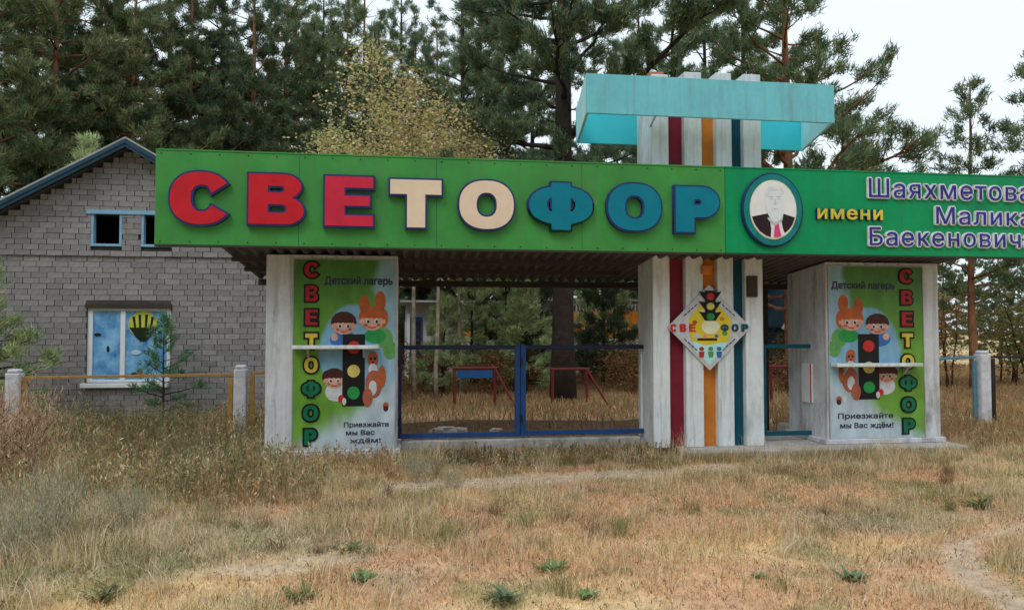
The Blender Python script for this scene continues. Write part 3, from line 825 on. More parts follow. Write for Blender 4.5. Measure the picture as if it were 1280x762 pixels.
# ---------------------------------------------------------------- posters on the broad pillars
def shape(m, pts): return m
def poster(px0, px1, flip, label):
    yf = YP - .012
    x0, x1 = X(px0, YP), X(px1, YP); z0, z1 = BASE + .075, 2.49
    t = thing('poster', ((x0 + x1) / 2, YP, z0), label, 'poster', 'posters on the gate pillars')
    pw, ph = x1 - x0, z1 - z0
    MB().box(x0, x1, yf, YP - .001, z0, z1).build('sheet', M['poster_print_mirrored' if flip else 'poster_print'], t)
    fr = MB()
    fr.box(x0 - .014, x0 - .001, yf - .006, YP - .001, z0, z1).box(x1 + .001, x1 + .014, yf - .006, YP - .001, z0, z1).box(x0 - .014, x1 + .014, yf - .006, YP - .001, z1 + .001, z1 + .016)
    fr.build('frame', M['grey_plaster'], t)
    def U(u): return x0 + (1 - u if flip else u) * pw
    def V(v): return z1 - v * ph
    y1 = yf - .0005
    lc = ['poster_red'] * 3 + ['poster_yellow'] * 2 + ['print_dark_green'] * 3
    for i, ch in enumerate('СВЕТОФОР'):
        uc, vc = .175, .055 + i * .1255
        hw = (.075, .062, .062, .062, .068, .088, .075, .062)[i] * pw / 1.0; hh = .042 * ph
        xc, zc = U(uc), V(vc)
        bk = put_outline('letter', LET[ch], xc - hw, xc + hw, zc - hh, zc + hh, y1 - .012, .012, M['print_black'], t, offset=.018)
        put_outline('letter_face', LET[ch], xc - hw, xc + hw, zc - hh, zc + hh, y1 - .0155, .003, M[lc[i]], bk, offset=-.004)
    # traffic light in the middle
    tl = MB().box(U(.48) if not flip else U(.70), U(.70) if not flip else U(.48), y1 - .004, y1, V(.775), V(.395)).build('traffic_light', M['print_black'], t)
    for v, k in ((.465, 'print_red'), (.59, 'print_yellow'), (.705, 'print_green')):
        MB().disc(U(.59), V(v), .062 * pw, .034 * ph, y1 - .0075, y1 - .0045, 18).build('lamp', M[k], tl)
    def fig(name, items):
        m = MB(); ms = []
        for j, (k, u, v, ru, rv) in enumerate(items):
            if M[k] not in ms: ms.append(M[k])
            m.slot(ms.index(M[k])).disc(U(u), V(v), ru * pw, rv * ph, y1 - .0008 - j * .0005 - FIGK[0], y1 - .0001 - FIGK[0], 14)
        FIGK[0] += .0002
        return m.build(name, ms, t)
    FIGK = [0.0]
    def face(u, v, ru, rv, hair, tilt=0):
        """head with hair, fringe, ears, eyes, cheeks and smile"""
        r = [(hair, u, v - rv * .25, ru * 1.22, rv * 1.12), ('print_skin', u - ru * 1.0, v + rv * .12, ru * .2, rv * .22), ('print_skin', u + ru * 1.0, v + rv * .12, ru * .2, rv * .22), ('print_skin', u, v + rv * .15, ru, rv * .86)]
        for q in (-.75, -.3, .2, .65): r.append((hair, u + ru * q, v - rv * .52, ru * .36, rv * .36))
        for q in (-.38, .38): r += [('print_white', u + ru * q, v + rv * .12, ru * .22, rv * .22), ('print_black', u + ru * (q + .03), v + rv * .15, ru * .12, rv * .15)]
        for q in (-.58, .58): r.append(('print_fox', u + ru * q, v + rv * .48, ru * .16, rv * .12))
        return r + [('print_red', u, v + rv * .62, ru * .34, rv * .15), ('print_skin', u, v + rv * .54, ru * .36, rv * .12)]
    fig('printed_boy', [('print_blue', .49, .425, .14, .045), ('print_skin', .40, .41, .035, .02), ('print_skin', .60, .41, .035, .02)] + face(.49, .345, .105, .052, 'print_brown'))
    fig('printed_girl', [('print_orange', .69, .235, .05, .05), ('print_orange', .85, .22, .055, .055), ('print_orange', .88, .31, .05, .05), ('print_green', .80, .405, .11, .04)] + face(.77, .32, .11, .056, 'print_orange'))
    fig('printed_shrub', [('print_leaf', .90, .42, .08, .055), ('print_leaf', .95, .48, .07, .05), ('print_leaf', .86, .385, .06, .03)])
    fig('printed_child', [('print_white', .42, .70, .11, .05), ('print_brown', .33, .62, .05, .035)] + face(.40, .635, .09, .045, 'print_brown') + [ ('print_red', .47, .735, .03, .02), ('print_white', .50, .75, .02, .02)])
    fig('printed_squirrel', [('print_fox', .78, .53, .055, .045), ('print_white', .78, .58, .045, .03), ('print_fox', .79, .66, .085, .075), ('print_black', .76, .525, .012, .008), ('print_black', .80, .525, .012, .008), ('print_black', .78, .545, .01, .006), ('print_orange', .87, .62, .04, .06), ('print_white', .78, .68, .04, .04), ('print_fox', .73, .73, .05, .05), ('print_orange', .77, .50, .03, .015)])
    fig('printed_bag', [('print_fox', .91, .775, .03, .02), ('print_brown', .91, .79, .025, .016), ('print_white', .85, .77, .02, .02)])
    a, b = (.30, .97) if not flip else (.97, .30)
    put_text('heading', 'Детский лагерь', U(a), U(b), V(.13), V(.09), y1 - .003, .003, M['print_text'], t, .06)
    if flip:
        put_text('caption', 'Приезжайте', U(.92), U(.34), V(.885), V(.855), y1 - .003, .003, M['print_text'], t, .05)
        put_text('caption', 'мы Вас ждём!', U(.90), U(.34), V(.94), V(.91), y1 - .003, .003, M['print_text'], t, .05)
    else:
        for k, (s_, ua, ub) in enumerate((('Приезжайте', .5, .94), ('мы Вас', .52, .8), ('ждём!', .56, .86))):
            put_text('caption', s_, U(ua), U(ub), V(.885 + k * .042), V(.86 + k * .042), y1 - .003, .003, M['print_text'], t, .05)
    return t, U, V
tL, UL, VL = poster(367, 494, False, 'green and pale blue poster with traffic light and cartoon children, beside the double gate')
tR, UR, VR = poster(1036, 1153, True, 'mirror image green and white poster with traffic light and children, right of the side gate')
def shelf(x0, x1, z, label):
    t = thing('counter_shelf', ((x0 + x1) / 2, YP - .1, z), label, 'shelf', 'narrow shelves on the posters')
    MB().box(x0, x1, YP - .17, YP - .0175, z, z + .045).build('board', M['white_paint'], t, bevel=.006)
    for x in (x0 + .18, x1 - .18):
        MB().add([(x - .015, YP - .02, z - .11), (x - .015, YP - .02, z - .002), (x - .015, YP - .13, z - .002), (x + .015, YP - .02, z - .11), (x + .015, YP - .02, z - .002), (x + .015, YP - .13, z - .002)],
                 [(0, 1, 2), (3, 5, 4), (0, 2, 5, 3), (1, 4, 5, 2), (0, 3, 4, 1)]).build('bracket', M['grey_plaster'], t)
shelf(X(367, YP), X(474, YP), Z(420, 436, YP - .1), 'narrow white shelf across the poster next to the double gate')
shelf(X(1037, YP), X(1143, YP), Z(1090, 458, YP - .1), 'narrow white shelf across the poster right of the side gate')

# ---------------------------------------------------------------- diamond plaque on the column
YD = YP - .03
dxc, dzc = X(887, YD), Z(887, 409, YD)
hw = (X(939, YD) - X(835, YD)) / 2; hh = (Z(887, 358, YD) - Z(887, 465, YD)) / 2
dm = thing('diamond_plaque', (dxc, YD, dzc), 'diamond shaped grey and yellow plaque with a small traffic light on the striped column', 'sign')
def dia(k, y0, y1, nm, mm): return MB().slab([(dxc, dzc + hh * k), (dxc + hw * k, dzc), (dxc, dzc - hh * k), (dxc - hw * k, dzc)], y0, y1).build(nm, M[mm], dm)
dia(1.0, YD, YP - .001, 'board', 'plaque_grey')
dia(.93, YD - .003, YD - .0005, 'inner_board', 'print_white')
MB().slab([(dxc + hw * u, dzc + hh * v) for u, v in ((-.22, .52), (.22, .52), (.52, .18), (.5, -.02), (.45, -.32), (-.1, -.42), (-.45, -.3), (-.5, .0), (-.5, .2))], YD - .006, YD - .0035).build('yellow_field', M['sign_yellow'], dm)
MB().slab([(dxc + hw * u, dzc + hh * v) for u, v in ((-.42, -.33), (.42, -.36), (.25, -.62), (.0, -.86), (-.3, -.6))], YD - .0055, YD - .0033).build('pale_field', M['turquoise_pale'], dm)
for k_, u_, v_, r_ in (('cream_trim', .02, .02, .22), ('print_orange', -.36, .12, .06), ('print_leaf', .36, -.14, .07), ('plaque_grey', -.3, -.2, .08), ('strip_orange', .3, .2, .06), ('cream_trim', .14, .3, .1), ('cream_trim', -.14, .34, .1), ('print_skin', -.1, -.2, .05), ('print_blue', .16, -.2, .05)):
    MB().disc(dxc + u_ * hw, dzc + v_ * hh, r_ * hw, r_ * hh * .8, YD - .0068 - r_ * .002, YD - .0061, 12).build('print_patch', M[k_], dm)
tl = MB().box(dxc - .11 * hw, dxc + .14 * hw, YD - .016, YD - .0065, dzc + .16 * hh, dzc + .86 * hh).build('traffic_light', M['print_black'], dm)
for i, (v, k) in enumerate(((.72, 'print_red'), (.49, 'print_yellow'), (.25, 'print_green'))):
    MB().disc(dxc + .015 * hw, dzc + v * hh, .095 * hw, .085 * hh, YD - .02, YD - .0165, 16).build('lamp', M[k], tl)
    for s in (-1, 1):
        MB().slab([(dxc + (.015 + s * .13) * hw, dzc + (v + .1) * hh), (dxc + (.015 + s * .27) * hw, dzc + (v + .12) * hh), (dxc + (.015 + s * .13) * hw, dzc + (v - .08) * hh)][::s], YD - .015, YD - .0065).build('visor', M['print_black'], tl)
for word_, ua, ub, mm in (('СВЕ', -.97, -.30, 'print_red'), ('ФОР', .26, .97, 'strip_teal')):
    for i, ch in enumerate(word_):
        st = (ub - ua) / 3; k = .03 if ch != 'Ф' else .0
        put_outline('letter', LET[ch], dxc + (ua + i * st + k) * hw, dxc + (ua + (i + 1) * st - .04) * hw, dzc - .1 * hh, dzc + .08 * hh, YD - .012, .012, M[mm], dm)
MB().box(dxc - .30 * hw, dxc + .17 * hw, YD - .009, YD - .0075, dzc - .31 * hh, dzc - .25 * hh).build('dark_line', M['print_brown'], dm)
for u, k in ((-.2, 'print_red'), (.02, 'print_leaf'), (.22, 'print_blue')):
    m = MB().disc(dxc + u * hw, dzc - .50 * hh, .06 * hw, .05 * hh, YD - .008, YD - .006, 14)
    m.slab([(dxc + (u - .07) * hw, dzc - .56 * hh), (dxc + (u + .07) * hw, dzc - .56 * hh), (dxc + (u + .05) * hw, dzc - .70 * hh), (dxc + (u - .05) * hw, dzc - .70 * hh)], YD - .008, YD - .006)
    m.build('little_figure', M[k], dm)
for su, sv in ((-1, 1), (1, 1), (-1, -1), (1, -1)):     # printed lines along the four edges
    m = MB()
    for k in (.36, .45, .54, .63):
        c = (dxc + su * hw * k * .92, dzc + sv * hh * (1 - k) * .80)
        a = math.atan2(-sv * su * hh, hw); ca_, sa_ = math.cos(a), math.sin(a); l, h = .022, .007
        m.slab([(c[0] + ca_ * i * l - sa_ * j * h, c[1] + sa_ * i * l + ca_ * j * h) for i, j in ((-1, -1), (1, -1), (1, 1), (-1, 1))], YD - .0062, YD - .0036)
    m.build('edge_print', M['print_text'], dm)

# ---------------------------------------------------------------- gates
YG = 9.98
def leaf(pxa, pxb, z0, z1, mt, stile_a, stile_b, name, label, cat, diag=False, mats=None):
    a, b = X(pxa, YG), X(pxb, YG)
    t = thing(name, ((a + b) / 2, YG, z0), label, cat)
    mats = mats or (mt, mt, mt, mt)
    MB().box(a, a + stile_a, YG - .025, YG + .025, z0, z1).build('stile', M[mats[0]], t, bevel=.004)
    MB().box(b - stile_b, b, YG - .025, YG + .025, z0, z1).build('stile', M[mats[1]], t, bevel=.004)
    MB().box(a + stile_a + .001, b - stile_b - .001, YG - .022, YG + .022, z1 - .055, z1 - .001).build('top_rail', M[mats[2]], t, bevel=.004)
    MB().box(a + stile_a + .001, b - stile_b - .001, YG - .022, YG + .022, z0 + .001, z0 + .06).build('bottom_rail', M[mats[3]], t, bevel=.004)
    for z in (z0 + .22, z1 - .22):
        MB().tube([(a + .01, YG - .032, z - .05), (a + .01, YG - .032, z + .05)], [.014, .014], 8).build('hinge', M['dark_iron'], t)
    return t
zg0, zg1 = .24, Z(650, 431, YG)
leaf(498, 650, zg0 - .01, zg1, 'gate_navy', .045, .07, 'gate_leaf', 'left leaf of the blue double gate, open metal frame next to the broad pillar', 'gate', mats=('gate_navy', 'gate_blue', 'gate_navy', 'gate_blue'))
leaf(650.6, 811, zg0, zg1, 'gate_blue', .07, .045, 'gate_leaf', 'right leaf of the blue double gate, open metal frame next to the striped column', 'gate', mats=('gate_blue', 'gate_navy', 'gate_navy', 'gate_blue'))
o = MB().box(X(800, YG + .08), X(806, YG + .08), YG + .05, YG + .11, .0, zg1 - .06).build('gate_stop_post', M['white_paint'], bevel=.004); place(o)
tag(o, 'slim white post just behind the double gate, touching the striped column', 'post')
o = MB().box(x_l1 + .055, X(798, YG, 550), YG - .11, YG + .12, -.05, .205).build('gate_sill', M['concrete'], bevel=.012); place(o)
tag(o, 'long pale concrete sill on the ground under the blue double gate', 'sill')
leaf(952, 1021, .17, Z(985, 430, YG), 'gate_teal', .055, .05, 'side_gate', 'narrow teal metal frame gate between striped column and broad pillar', 'gate')
o = MB().box(X(972, 10.9), X(1012, 10.9), 10.55, 10.95, BASE, BASE + .13).build('door_step', M['stone'], bevel=.02); place(o)
tag(o, 'low stone step lying behind the narrow side gate', 'step')

# ================================================================== BRICK HOUSE
YH = 14.4                                               # plane of the brick face
BL, BH, CL, CH = .25, .0935, .263, .0985                 # brick, and brick with joint
ridge = P(166, 181, YH)
slope = (P(166, 181, YH).z - P(0, 264, YH).z) / (P(166, 181, YH).x - P(0, 264, YH).x)
xr, zr = ridge.x, ridge.z - .10
HALF = 3.75
xa, xb = xr - HALF, xr + HALF
def roof_z(x): return zr - abs(x - xr) * slope
house = thing('brick_house', (xr, YH, 0), 'grey brick house with a blue edged gable and painted window, left of the entrance', 'house')
wx0, wx1 = X(108, YH), X(213, YH); wz0, wz1 = Z(160, 478, YH), Z(160, 380, YH)
ux0, ux1 = X(112, YH), X(151, YH); uz0, uz1 = Z(130, 308, YH), Z(130, 268, YH)
vx0, vx1 = X(175, YH), X(214, YH)
zl = Z(150, 325, YH)                                    # ledge between wall and gable
holes = [(wx0, wx1, wz0, wz1), (ux0, ux1, uz0, uz1), (vx0, vx1, uz0, uz1)]
# backing wall: outline with holes, given thickness
lo = [[(xa, -.1), (xb, -.1), (xb, roof_z(xb) - .01), (xr, zr - .01), (xa, roof_z(xa) - .01)]]
for a, b, c, d in holes: lo.append([(a, c), (a, d), (b, d), (b, c)])
me = outline_arrays(lo, .24)
n = len(me.vertices); co = np.empty(n * 3, np.float32); me.vertices.foreach_get('co', co); co = co.reshape(-1, 3)
set_co(me, np.stack([co[:, 0], YH + .128 - co[:, 2], co[:, 1]], 1), WLOC[house.name])
wall = link('front_wall', me, house, [M['mortar']])
m = MB()
YBK = YH + 7
m.box(xa, xa + .25, YH + .25, YBK, -.1, roof_z(xa) - .02).box(xb - .25, xb, YH + .25, YBK, -.1, roof_z(xb) - .02)
m.add([(xa, YBK, -.1), (xb, YBK, -.1), (xb, YBK, roof_z(xb)), (xr, YBK, zr), (xa, YBK, roof_z(xa))], [(0, 1, 2, 3, 4)])
m.build('side_wall', M['brick_grey'], house)
# dark room behind the open gable windows, and the ceiling over the ground floor
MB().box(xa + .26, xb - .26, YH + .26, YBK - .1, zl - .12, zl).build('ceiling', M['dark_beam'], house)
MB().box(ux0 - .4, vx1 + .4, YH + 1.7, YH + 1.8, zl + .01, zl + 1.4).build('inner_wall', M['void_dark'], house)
bmesh_full = None
cand = []; cut = MB()
rows = int((zr + .1) / CH) + 1
def intervals(z0, z1, lo_, hi_):
    iv = [(lo_, hi_)]
    for a, b, c, d in holes:
        if z1 > c + .01 and z0 < d - .01:
            nv = []
            for p, q in iv:
                if b <= p or a >= q: nv.append((p, q)); continue
                if a - p > .03: nv.append((p, a))
                if q - b > .03: nv.append((b, q))
            iv = nv
    return iv
for r in range(-1, rows):
    z0 = zl - 24 * CH + r * CH if False else r * CH; z1 = z0 + BH
    up = z0 > zl - .02
    y0 = YH - (.042 if up else 0)
    if abs(z0 - zl) < CH * .62 and not up: pass
    lim = HALF if z1 < roof_z(xa) else max(0, (zr + .03 - z1) / slope)
    if lim < .06: continue
    sh = (r % 2) * .5 * CL + (.08 if r % 5 == 3 else 0)
    for p, q in intervals(z0, z1, xr - lim, xr + lim):
        k = math.floor((p - xa - sh) / CL)
        while True:
            s0 = xa + sh + k * CL; s1 = s0 + BL; k += 1
            if s0 > q: break
            c0, c1 = max(s0, p + (.004 if s0 < p else 0)), min(s1, q)
            if c1 - c0 < .035: continue
            full = (c1 - c0) > BL - 1e-4
            jy = y0 + random.uniform(-.004, .004); jz = z0 + random.uniform(-.003, .003)
            if full: cand.append((s0, jy, jz))
            else: cut.box(c0, c1, jy, YH + .0085, jz, jz + BH)
def vis(c):
    """how well the photograph shows a brick: in frame, above the weeds, left of the sign and the pillar"""
    v = Vector((c[0] + BL / 2, c[1], c[2] + BH / 2 - EYE))
    d = v.x * sy_ + v.y * cy_; px = 640 + F * (v.x * cy_ - v.y * sy_) / d; py = 415 - F * v.z / d
    if px < 4 or px > 328 or py > 500: return 1e6
    if px > 190 and 186 < py < 308: return 1e6
    return math.hypot((px - 130) / 1.2, py - 335)
cand.sort(key=vis)
bm_brick = MB().box(0, BL, 0, .03, 0, BH)
proto = None
for i, c in enumerate(cand):
    if i < 290:
        if proto is None:
            me = bpy.data.meshes.new('brick'); me.from_pydata(bm_brick.v, [], bm_brick.f); me.materials.append(M['brick_grey'])
            bm = bmesh.new(); bm.from_mesh(me); bmesh.ops.recalc_face_normals(bm, faces=bm.faces); bm.to_mesh(me); bm.free()
            proto = bpy.data.objects.new('brick', me); b = proto
        else: b = proto.copy()
        COL.objects.link(b); b.parent = house
        b.location = Vector((c[0], c[1], c[2])) - Vector((xr, YH, 0))
        b.scale = (1, (YH + .0085 - c[1]) / .03, 1)
    else: cut.box(c[0], c[0] + BL, c[1], YH + .0085, c[2], c[2] + BH)
tag(cut.build('brickwork', M['brick_grey'], house), kind='stuff')
# roof
OV = .38
def rz(x, dz=0): return zr + .02 - abs(x - xr) * slope + dz
for s in (-1, 1):
    xe = xr + s * (HALF + .35)
    MB().add([(xr, YH - OV, rz(xr, .10)), (xe, YH - OV, rz(xe, .10)), (xe, YBK + .2, rz(xe, .10)), (xr, YBK + .2, rz(xr, .10)),
              (xr, YH - OV, rz(xr, .135)), (xe, YH - OV, rz(xe, .135)), (xe, YBK + .2, rz(xe, .135)), (xr, YBK + .2, rz(xr, .135))],
             [(0, 1, 2, 3), (4, 5, 6, 7), (0, 1, 5, 4), (1, 2, 6, 5), (2, 3, 7, 6), (3, 0, 4, 7)]).build('roof', M['roof_sheet'], house)
    for k, (y_, a, b, mm) in enumerate(((YH - OV - .0, -.045, .085, 'rake_blue'), (YH - OV - .022, .02, .08, 'rake_blue'))):
        MB().add([(xr, y_, rz(xr, a)), (xe, y_, rz(xe, a)), (xe, y_ + .02, rz(xe, a)), (xr, y_ + .02, rz(xr, a)),
                  (xr, y_, rz(xr, b)), (xe, y_, rz(xe, b)), (xe, y_ + .02, rz(xe, b)), (xr, y_ + .02, rz(xr, b))],
                 [(0, 1, 2, 3), (4, 5, 6, 7), (0, 1, 5, 4), (1, 2, 6, 5), (2, 3, 7, 6), (3, 0, 4, 7)]).build('rake_board', M[mm], house)
    MB().add([(xr, YH - OV + .022, rz(xr, .06)), (xe, YH - OV + .022, rz(xe, .06)), (xe, YH - .03, rz(xe, .06)), (xr, YH - .03, rz(xr, .06)),
              (xr, YH - OV + .022, rz(xr, .08)), (xe, YH - OV + .022, rz(xe, .08)), (xe, YH - .03, rz(xe, .08)), (xr, YH - .03, rz(xr, .08))],
             [(0, 1, 2, 3), (4, 5, 6, 7), (0, 1, 5, 4), (1, 2, 6, 5), (2, 3, 7, 6), (3, 0, 4, 7)]).build('soffit_board', M['dark_beam'], house)
# gable openings with pale blue frames
for a, b in ((ux0, ux1), (vx0, vx1)):
    t_ = .045; m = MB()
    m.box(a, a + t_, YH - .036, YH + .08, uz0 + t_ + .001, uz1 - .001).box(b - t_, b, YH - .036, YH + .08, uz0 + t_ + .001, uz1 - .001)
    m.box(a, b, YH - .052, YH + .08, uz0, uz0 + t_)
    m.build('window_frame', M['frame_blue'], house, bevel=.004)
MB().box(ux0 - .07, vx1 + .07, YH - .065, YH - .044, uz1 + .0, uz1 + .075).build('lintel_board', M['frame_blue'], house, bevel=.004)
# painted window
win = MB().box(wx0, wx0 + .085, YH + .04, YH + .11, wz0, wz1 - .07).box(wx1 - .07, wx1, YH + .04, YH + .11, wz0, wz1 - .07).box(wx0 + .086, wx1 - .071, YH + .045, YH + .105, wz0, wz0 + .05).box(wx0 + .086, wx1 - .071, YH + .045, YH + .105, wz1 - .12, wz1 - .07)
xm = X(152, YH)
win.box(xm - .035, xm + .045, YH + .042, YH + .108, wz0 + .051, wz1 - .121)
win = win.build('window', M['window_white'], house, bevel=.004)
MB().box(wx0 - .02, wx1 + .02, YH - .03, YH + .11, wz1 - .068, wz1 + .004).build('lintel', M['dark_beam'], house)
MB().box(wx0 - .06, wx1 - .02, YH - .09, YH + .038, wz0 - .085, wz0 - .005).build('window_sill', M['window_white'], house, bevel=.008)
py_ = YH + .075
for (a, b) in ((wx0 + .087, xm - .036), (xm + .046, wx1 - .072)):
    MB().box(a, b, py_, py_ + .012, wz0 + .051, wz1 - .121).build('pane', M['mural_blue'], win)
def mural(name, items, yo=.0):
    m = MB(); ms = []
    for j, (k, px, py, rx_, rz_) in enumerate(items):
        if M[k] not in ms: ms.append(M[k])
        c = P(px, py, YH + .07); sx = 14.0 / F
        m.slot(ms.index(M[k])).disc(c.x, c.z, rx_ * sx, rz_ * sx, py_ - .002 - j * .0009 - yo, py_ - .0005 - j * .0009 - yo, 14)
    return m.build(name, ms, win)
mural('painted_plane', [('balloon_dark', 135, 436, 1.6, 4), ('balloon_dark', 122, 418, 4, 2), ('mural_cloud', 170, 440, 6, 3), ('balloon_dark', 194, 425, 2, 2.5)], .008)
bx_ = P(179, 405, YH + .07); s_ = 14.0 / F
m = MB(); m.slot(0).disc(bx_.x, bx_.z, 17 * s_, 16 * s_, py_ - .010, py_ - .0085, 24)
m.slot(1)
for u in (-11, -4, 4, 11): m.slab([(bx_.x + (u - 1.6) * s_, bx_.z + (13 - abs(u) * .35) * s_), (bx_.x + (u + 1.6) * s_, bx_.z + (13 - abs(u) * .35) * s_), (bx_.x + (u * .8 + 1.2) * s_, bx_.z - 6 * s_), (bx_.x + (u * .8 - 1.2) * s_, bx_.z - 6 * s_)], py_ - .0115, py_ - .0102)
m.slab([(bx_.x - 16 * s_, bx_.z - 4 * s_), (bx_.x + 16 * s_, bx_.z - 4 * s_), (bx_.x + 8 * s_, bx_.z - 16 * s_), (bx_.x + 3 * s_, bx_.z - 21 * s_), (bx_.x - 3 * s_, bx_.z - 21 * s_), (bx_.x - 8 * s_, bx_.z - 16 * s_)], py_ - .0117, py_ - .0103)
m.build('painted_balloon', [M['balloon_yellow'], M['balloon_dark']], win)
mural('painted_flowers', [('print_brown', 168, 468, 4, 3), ('print_orange', 175, 468, 4, 3.5)], .012)

# ================================================================== FENCES
YF1 = 12.1
def post(px, py_top, Y, w, label, group=None, cap=True):
    x = X(px, Y); z = Z(px, py_top, Y)
    t = thing('concrete_post', (x, Y, 0), label, 'fence post', group)
    MB().box(x - w / 2, x + w / 2, Y - w / 2, Y + w / 2, -.1, z - .06).build('shaft', M['concrete_post'], t, bevel=.012)
    if cap: MB().box(x - w * .42, x + w * .42, Y - w * .42, Y + w * .42, z - .06, z).build('cap', M['concrete_post'], t, bevel=.02)
    return t
post(20, 461, YF1, .19, 'weathered white concrete fence post at the left edge by tall weeds', 'concrete fence posts')
post(302, 456, YF1, .18, 'white concrete fence post between two orange stiles next to the broad pillar', 'concrete fence posts')
post(1227, 438, YF1, .19, 'white concrete fence post holding a teal rail, right of the entrance', 'concrete fence posts')
def panel(pa, pb, pya, pyb, mt, label, stiles, w=.042, name='fence_panel', Y=YF1):
    a, b = P(pa, pya, Y), P(pb, pyb, Y)
    t = thing(name, ((a.x + b.x) / 2, Y, 0), label, 'fence', None)
    MB().bar(a, b, w, w).build('top_rail', M[mt], t, bevel=.004)
    for s in stiles:
        x = X(s, Y); MB().box(x - .034, x + .034, Y - .02, Y + .02, -.05, a.z - .027).build('stile', M[mt], t, bevel=.004)
    return t
panel(29, 291, 472, 468, 'fence_orange', 'faded orange rail fence in front of the brick house', (33, 289))
panel(313, 334, 467, 465, 'fence_orange', 'short orange rail fence between concrete post and broad pillar', (316,))
panel(-60, 10, 473, 472, 'dark_iron', 'dark iron rail fence at the far left edge', (-55,))
panel(1160, 1219, 449, 446, 'fence_teal', 'pale teal rail fence joining the right end of the entrance', (1217,))
panel(1236, 1345, 446, 446, 'dark_iron', 'dark iron rail fence right of the white concrete post', (1240, 1340), .04)

# ================================================================== YARD BEHIND THE GATE
def lodge(px0, px1, d, depth, label, orange, rail, doors, windows, top=2.62):
    a, b = D(px0, d), D(px1, d)
    Y = (a.y + b.y) / 2; x0, x1 = a.x, b.x
    t = thing('pavilion', ((x0 + x1) / 2, Y, 0), label, 'pavilion')
    m = MB().box(x0, x1, Y, Y + depth, -.1, 1.95); m.build('wall', M['lodge_white'], t)
    MB().box(x0 - .1, x1 + .1, Y - .35, Y + depth, 1.37 + .0, 1.55).build('band', M['lodge_band'], t) if False else None
    MB().box(x0 - .15, x1 + .15, Y - .5, Y + depth + .1, top - .06, top).build('roof', M['roof_sheet'], t)
    MB().box(x0 + .02, x1 - .02, Y + .05, Y + depth - .05, 1.951, top - .062).build('upper_wall', M['lodge_white'], t)
    for (p, q, pz0, pz1) in orange:
        u, v = X(p, Y - .4), X(q, Y - .4); zz0, zz1 = Z((p + q) / 2, pz0, Y - .4), Z((p + q) / 2, pz1, Y - .4)
        k = max(1, int((v - u) / .22)); s = (v - u) / k
        for i in range(k): MB().box(u + i * s + .006, u + (i + 1) * s - .006, Y - .4 + (i % 2) * .008, Y - .37, zz0, zz1).build('facing_board', M['lodge_orange'], t)
        MB().box(u - .05, v + .05, Y - .36, Y - .001, zz0 - .02, zz0 - .002).build('ledge', M['lodge_blue'], t)
        MB().box(u - .03, v + .03, Y - .42, Y - .37, zz0 - .22, zz0 - .022).build('white_band', M['lodge_band'], t)
        if rail:
            m = MB()
            for i in range(k * 2): m.box(u + i * s / 2, u + i * s / 2 + .03, Y - .4, Y - .37, zz1 + .002, zz1 + .22)
            m.box(u, v, Y - .405, Y - .365, zz1 + .222, zz1 + .26); m.build('railing', M['lodge_band'], t)
    for p, q, pz0, pz1 in doors:
        u, v = X(p, Y), X(q, Y); z1 = Z(p, pz1, Y)
        dd = MB().box(u, v, Y - .05, Y - .002, 0, z1).build('door', M['lodge_blue'], t, bevel=.01)
        MB().box(u + .06, v - .06, Y - .056, Y - .051, z1 * .5, z1 - .12).build('pane', M['glass_dark'], dd)
        MB().box(u - .1, u - .02, Y - .05, Y - .002, 0, z1 + .1).build('door_trim', M['lodge_band'], t)
    for p, q, pz0, pz1 in windows:
        u, v = X(p, Y), X(q, Y); z0, z1 = Z(p, pz0, Y), Z(p, pz1, Y)
        f = MB().box(u, v, Y - .05, Y - .002, z0, z0 + .07).box(u, v, Y - .05, Y - .002, z1 - .07, z1).box(u, u + .08, Y - .05, Y - .002, z0 + .071, z1 - .071).box(v - .08, v, Y - .05, Y - .002, z0 + .071, z1 - .071).box((u + v) / 2 - .03, (u + v) / 2 + .03, Y - .05, Y - .002, z0 + .071, z1 - .071).build('window', M['lodge_blue'], t)
        MB().box(u + .081, v - .081, Y - .03, Y - .02, z0 + .071, z1 - .071).build('pane', M['glass_dark'], f)
    return t
lodge(506, 664, 25, 5, 'low white pavilion with blue door and short orange facing, behind the left gate leaf', [(574, 619, 423, 407)], False, [(513, 528, 0, 396)], [(574, 608, 466, 436)])
lodge(668, 806, 27, 6, 'white pavilion with long orange facing and white railing on top, behind the right gate leaf', [(716, 806, 422, 389)], True, [(785, 797, 0, 425)], [(724, 756, 468, 432)], 2.75)
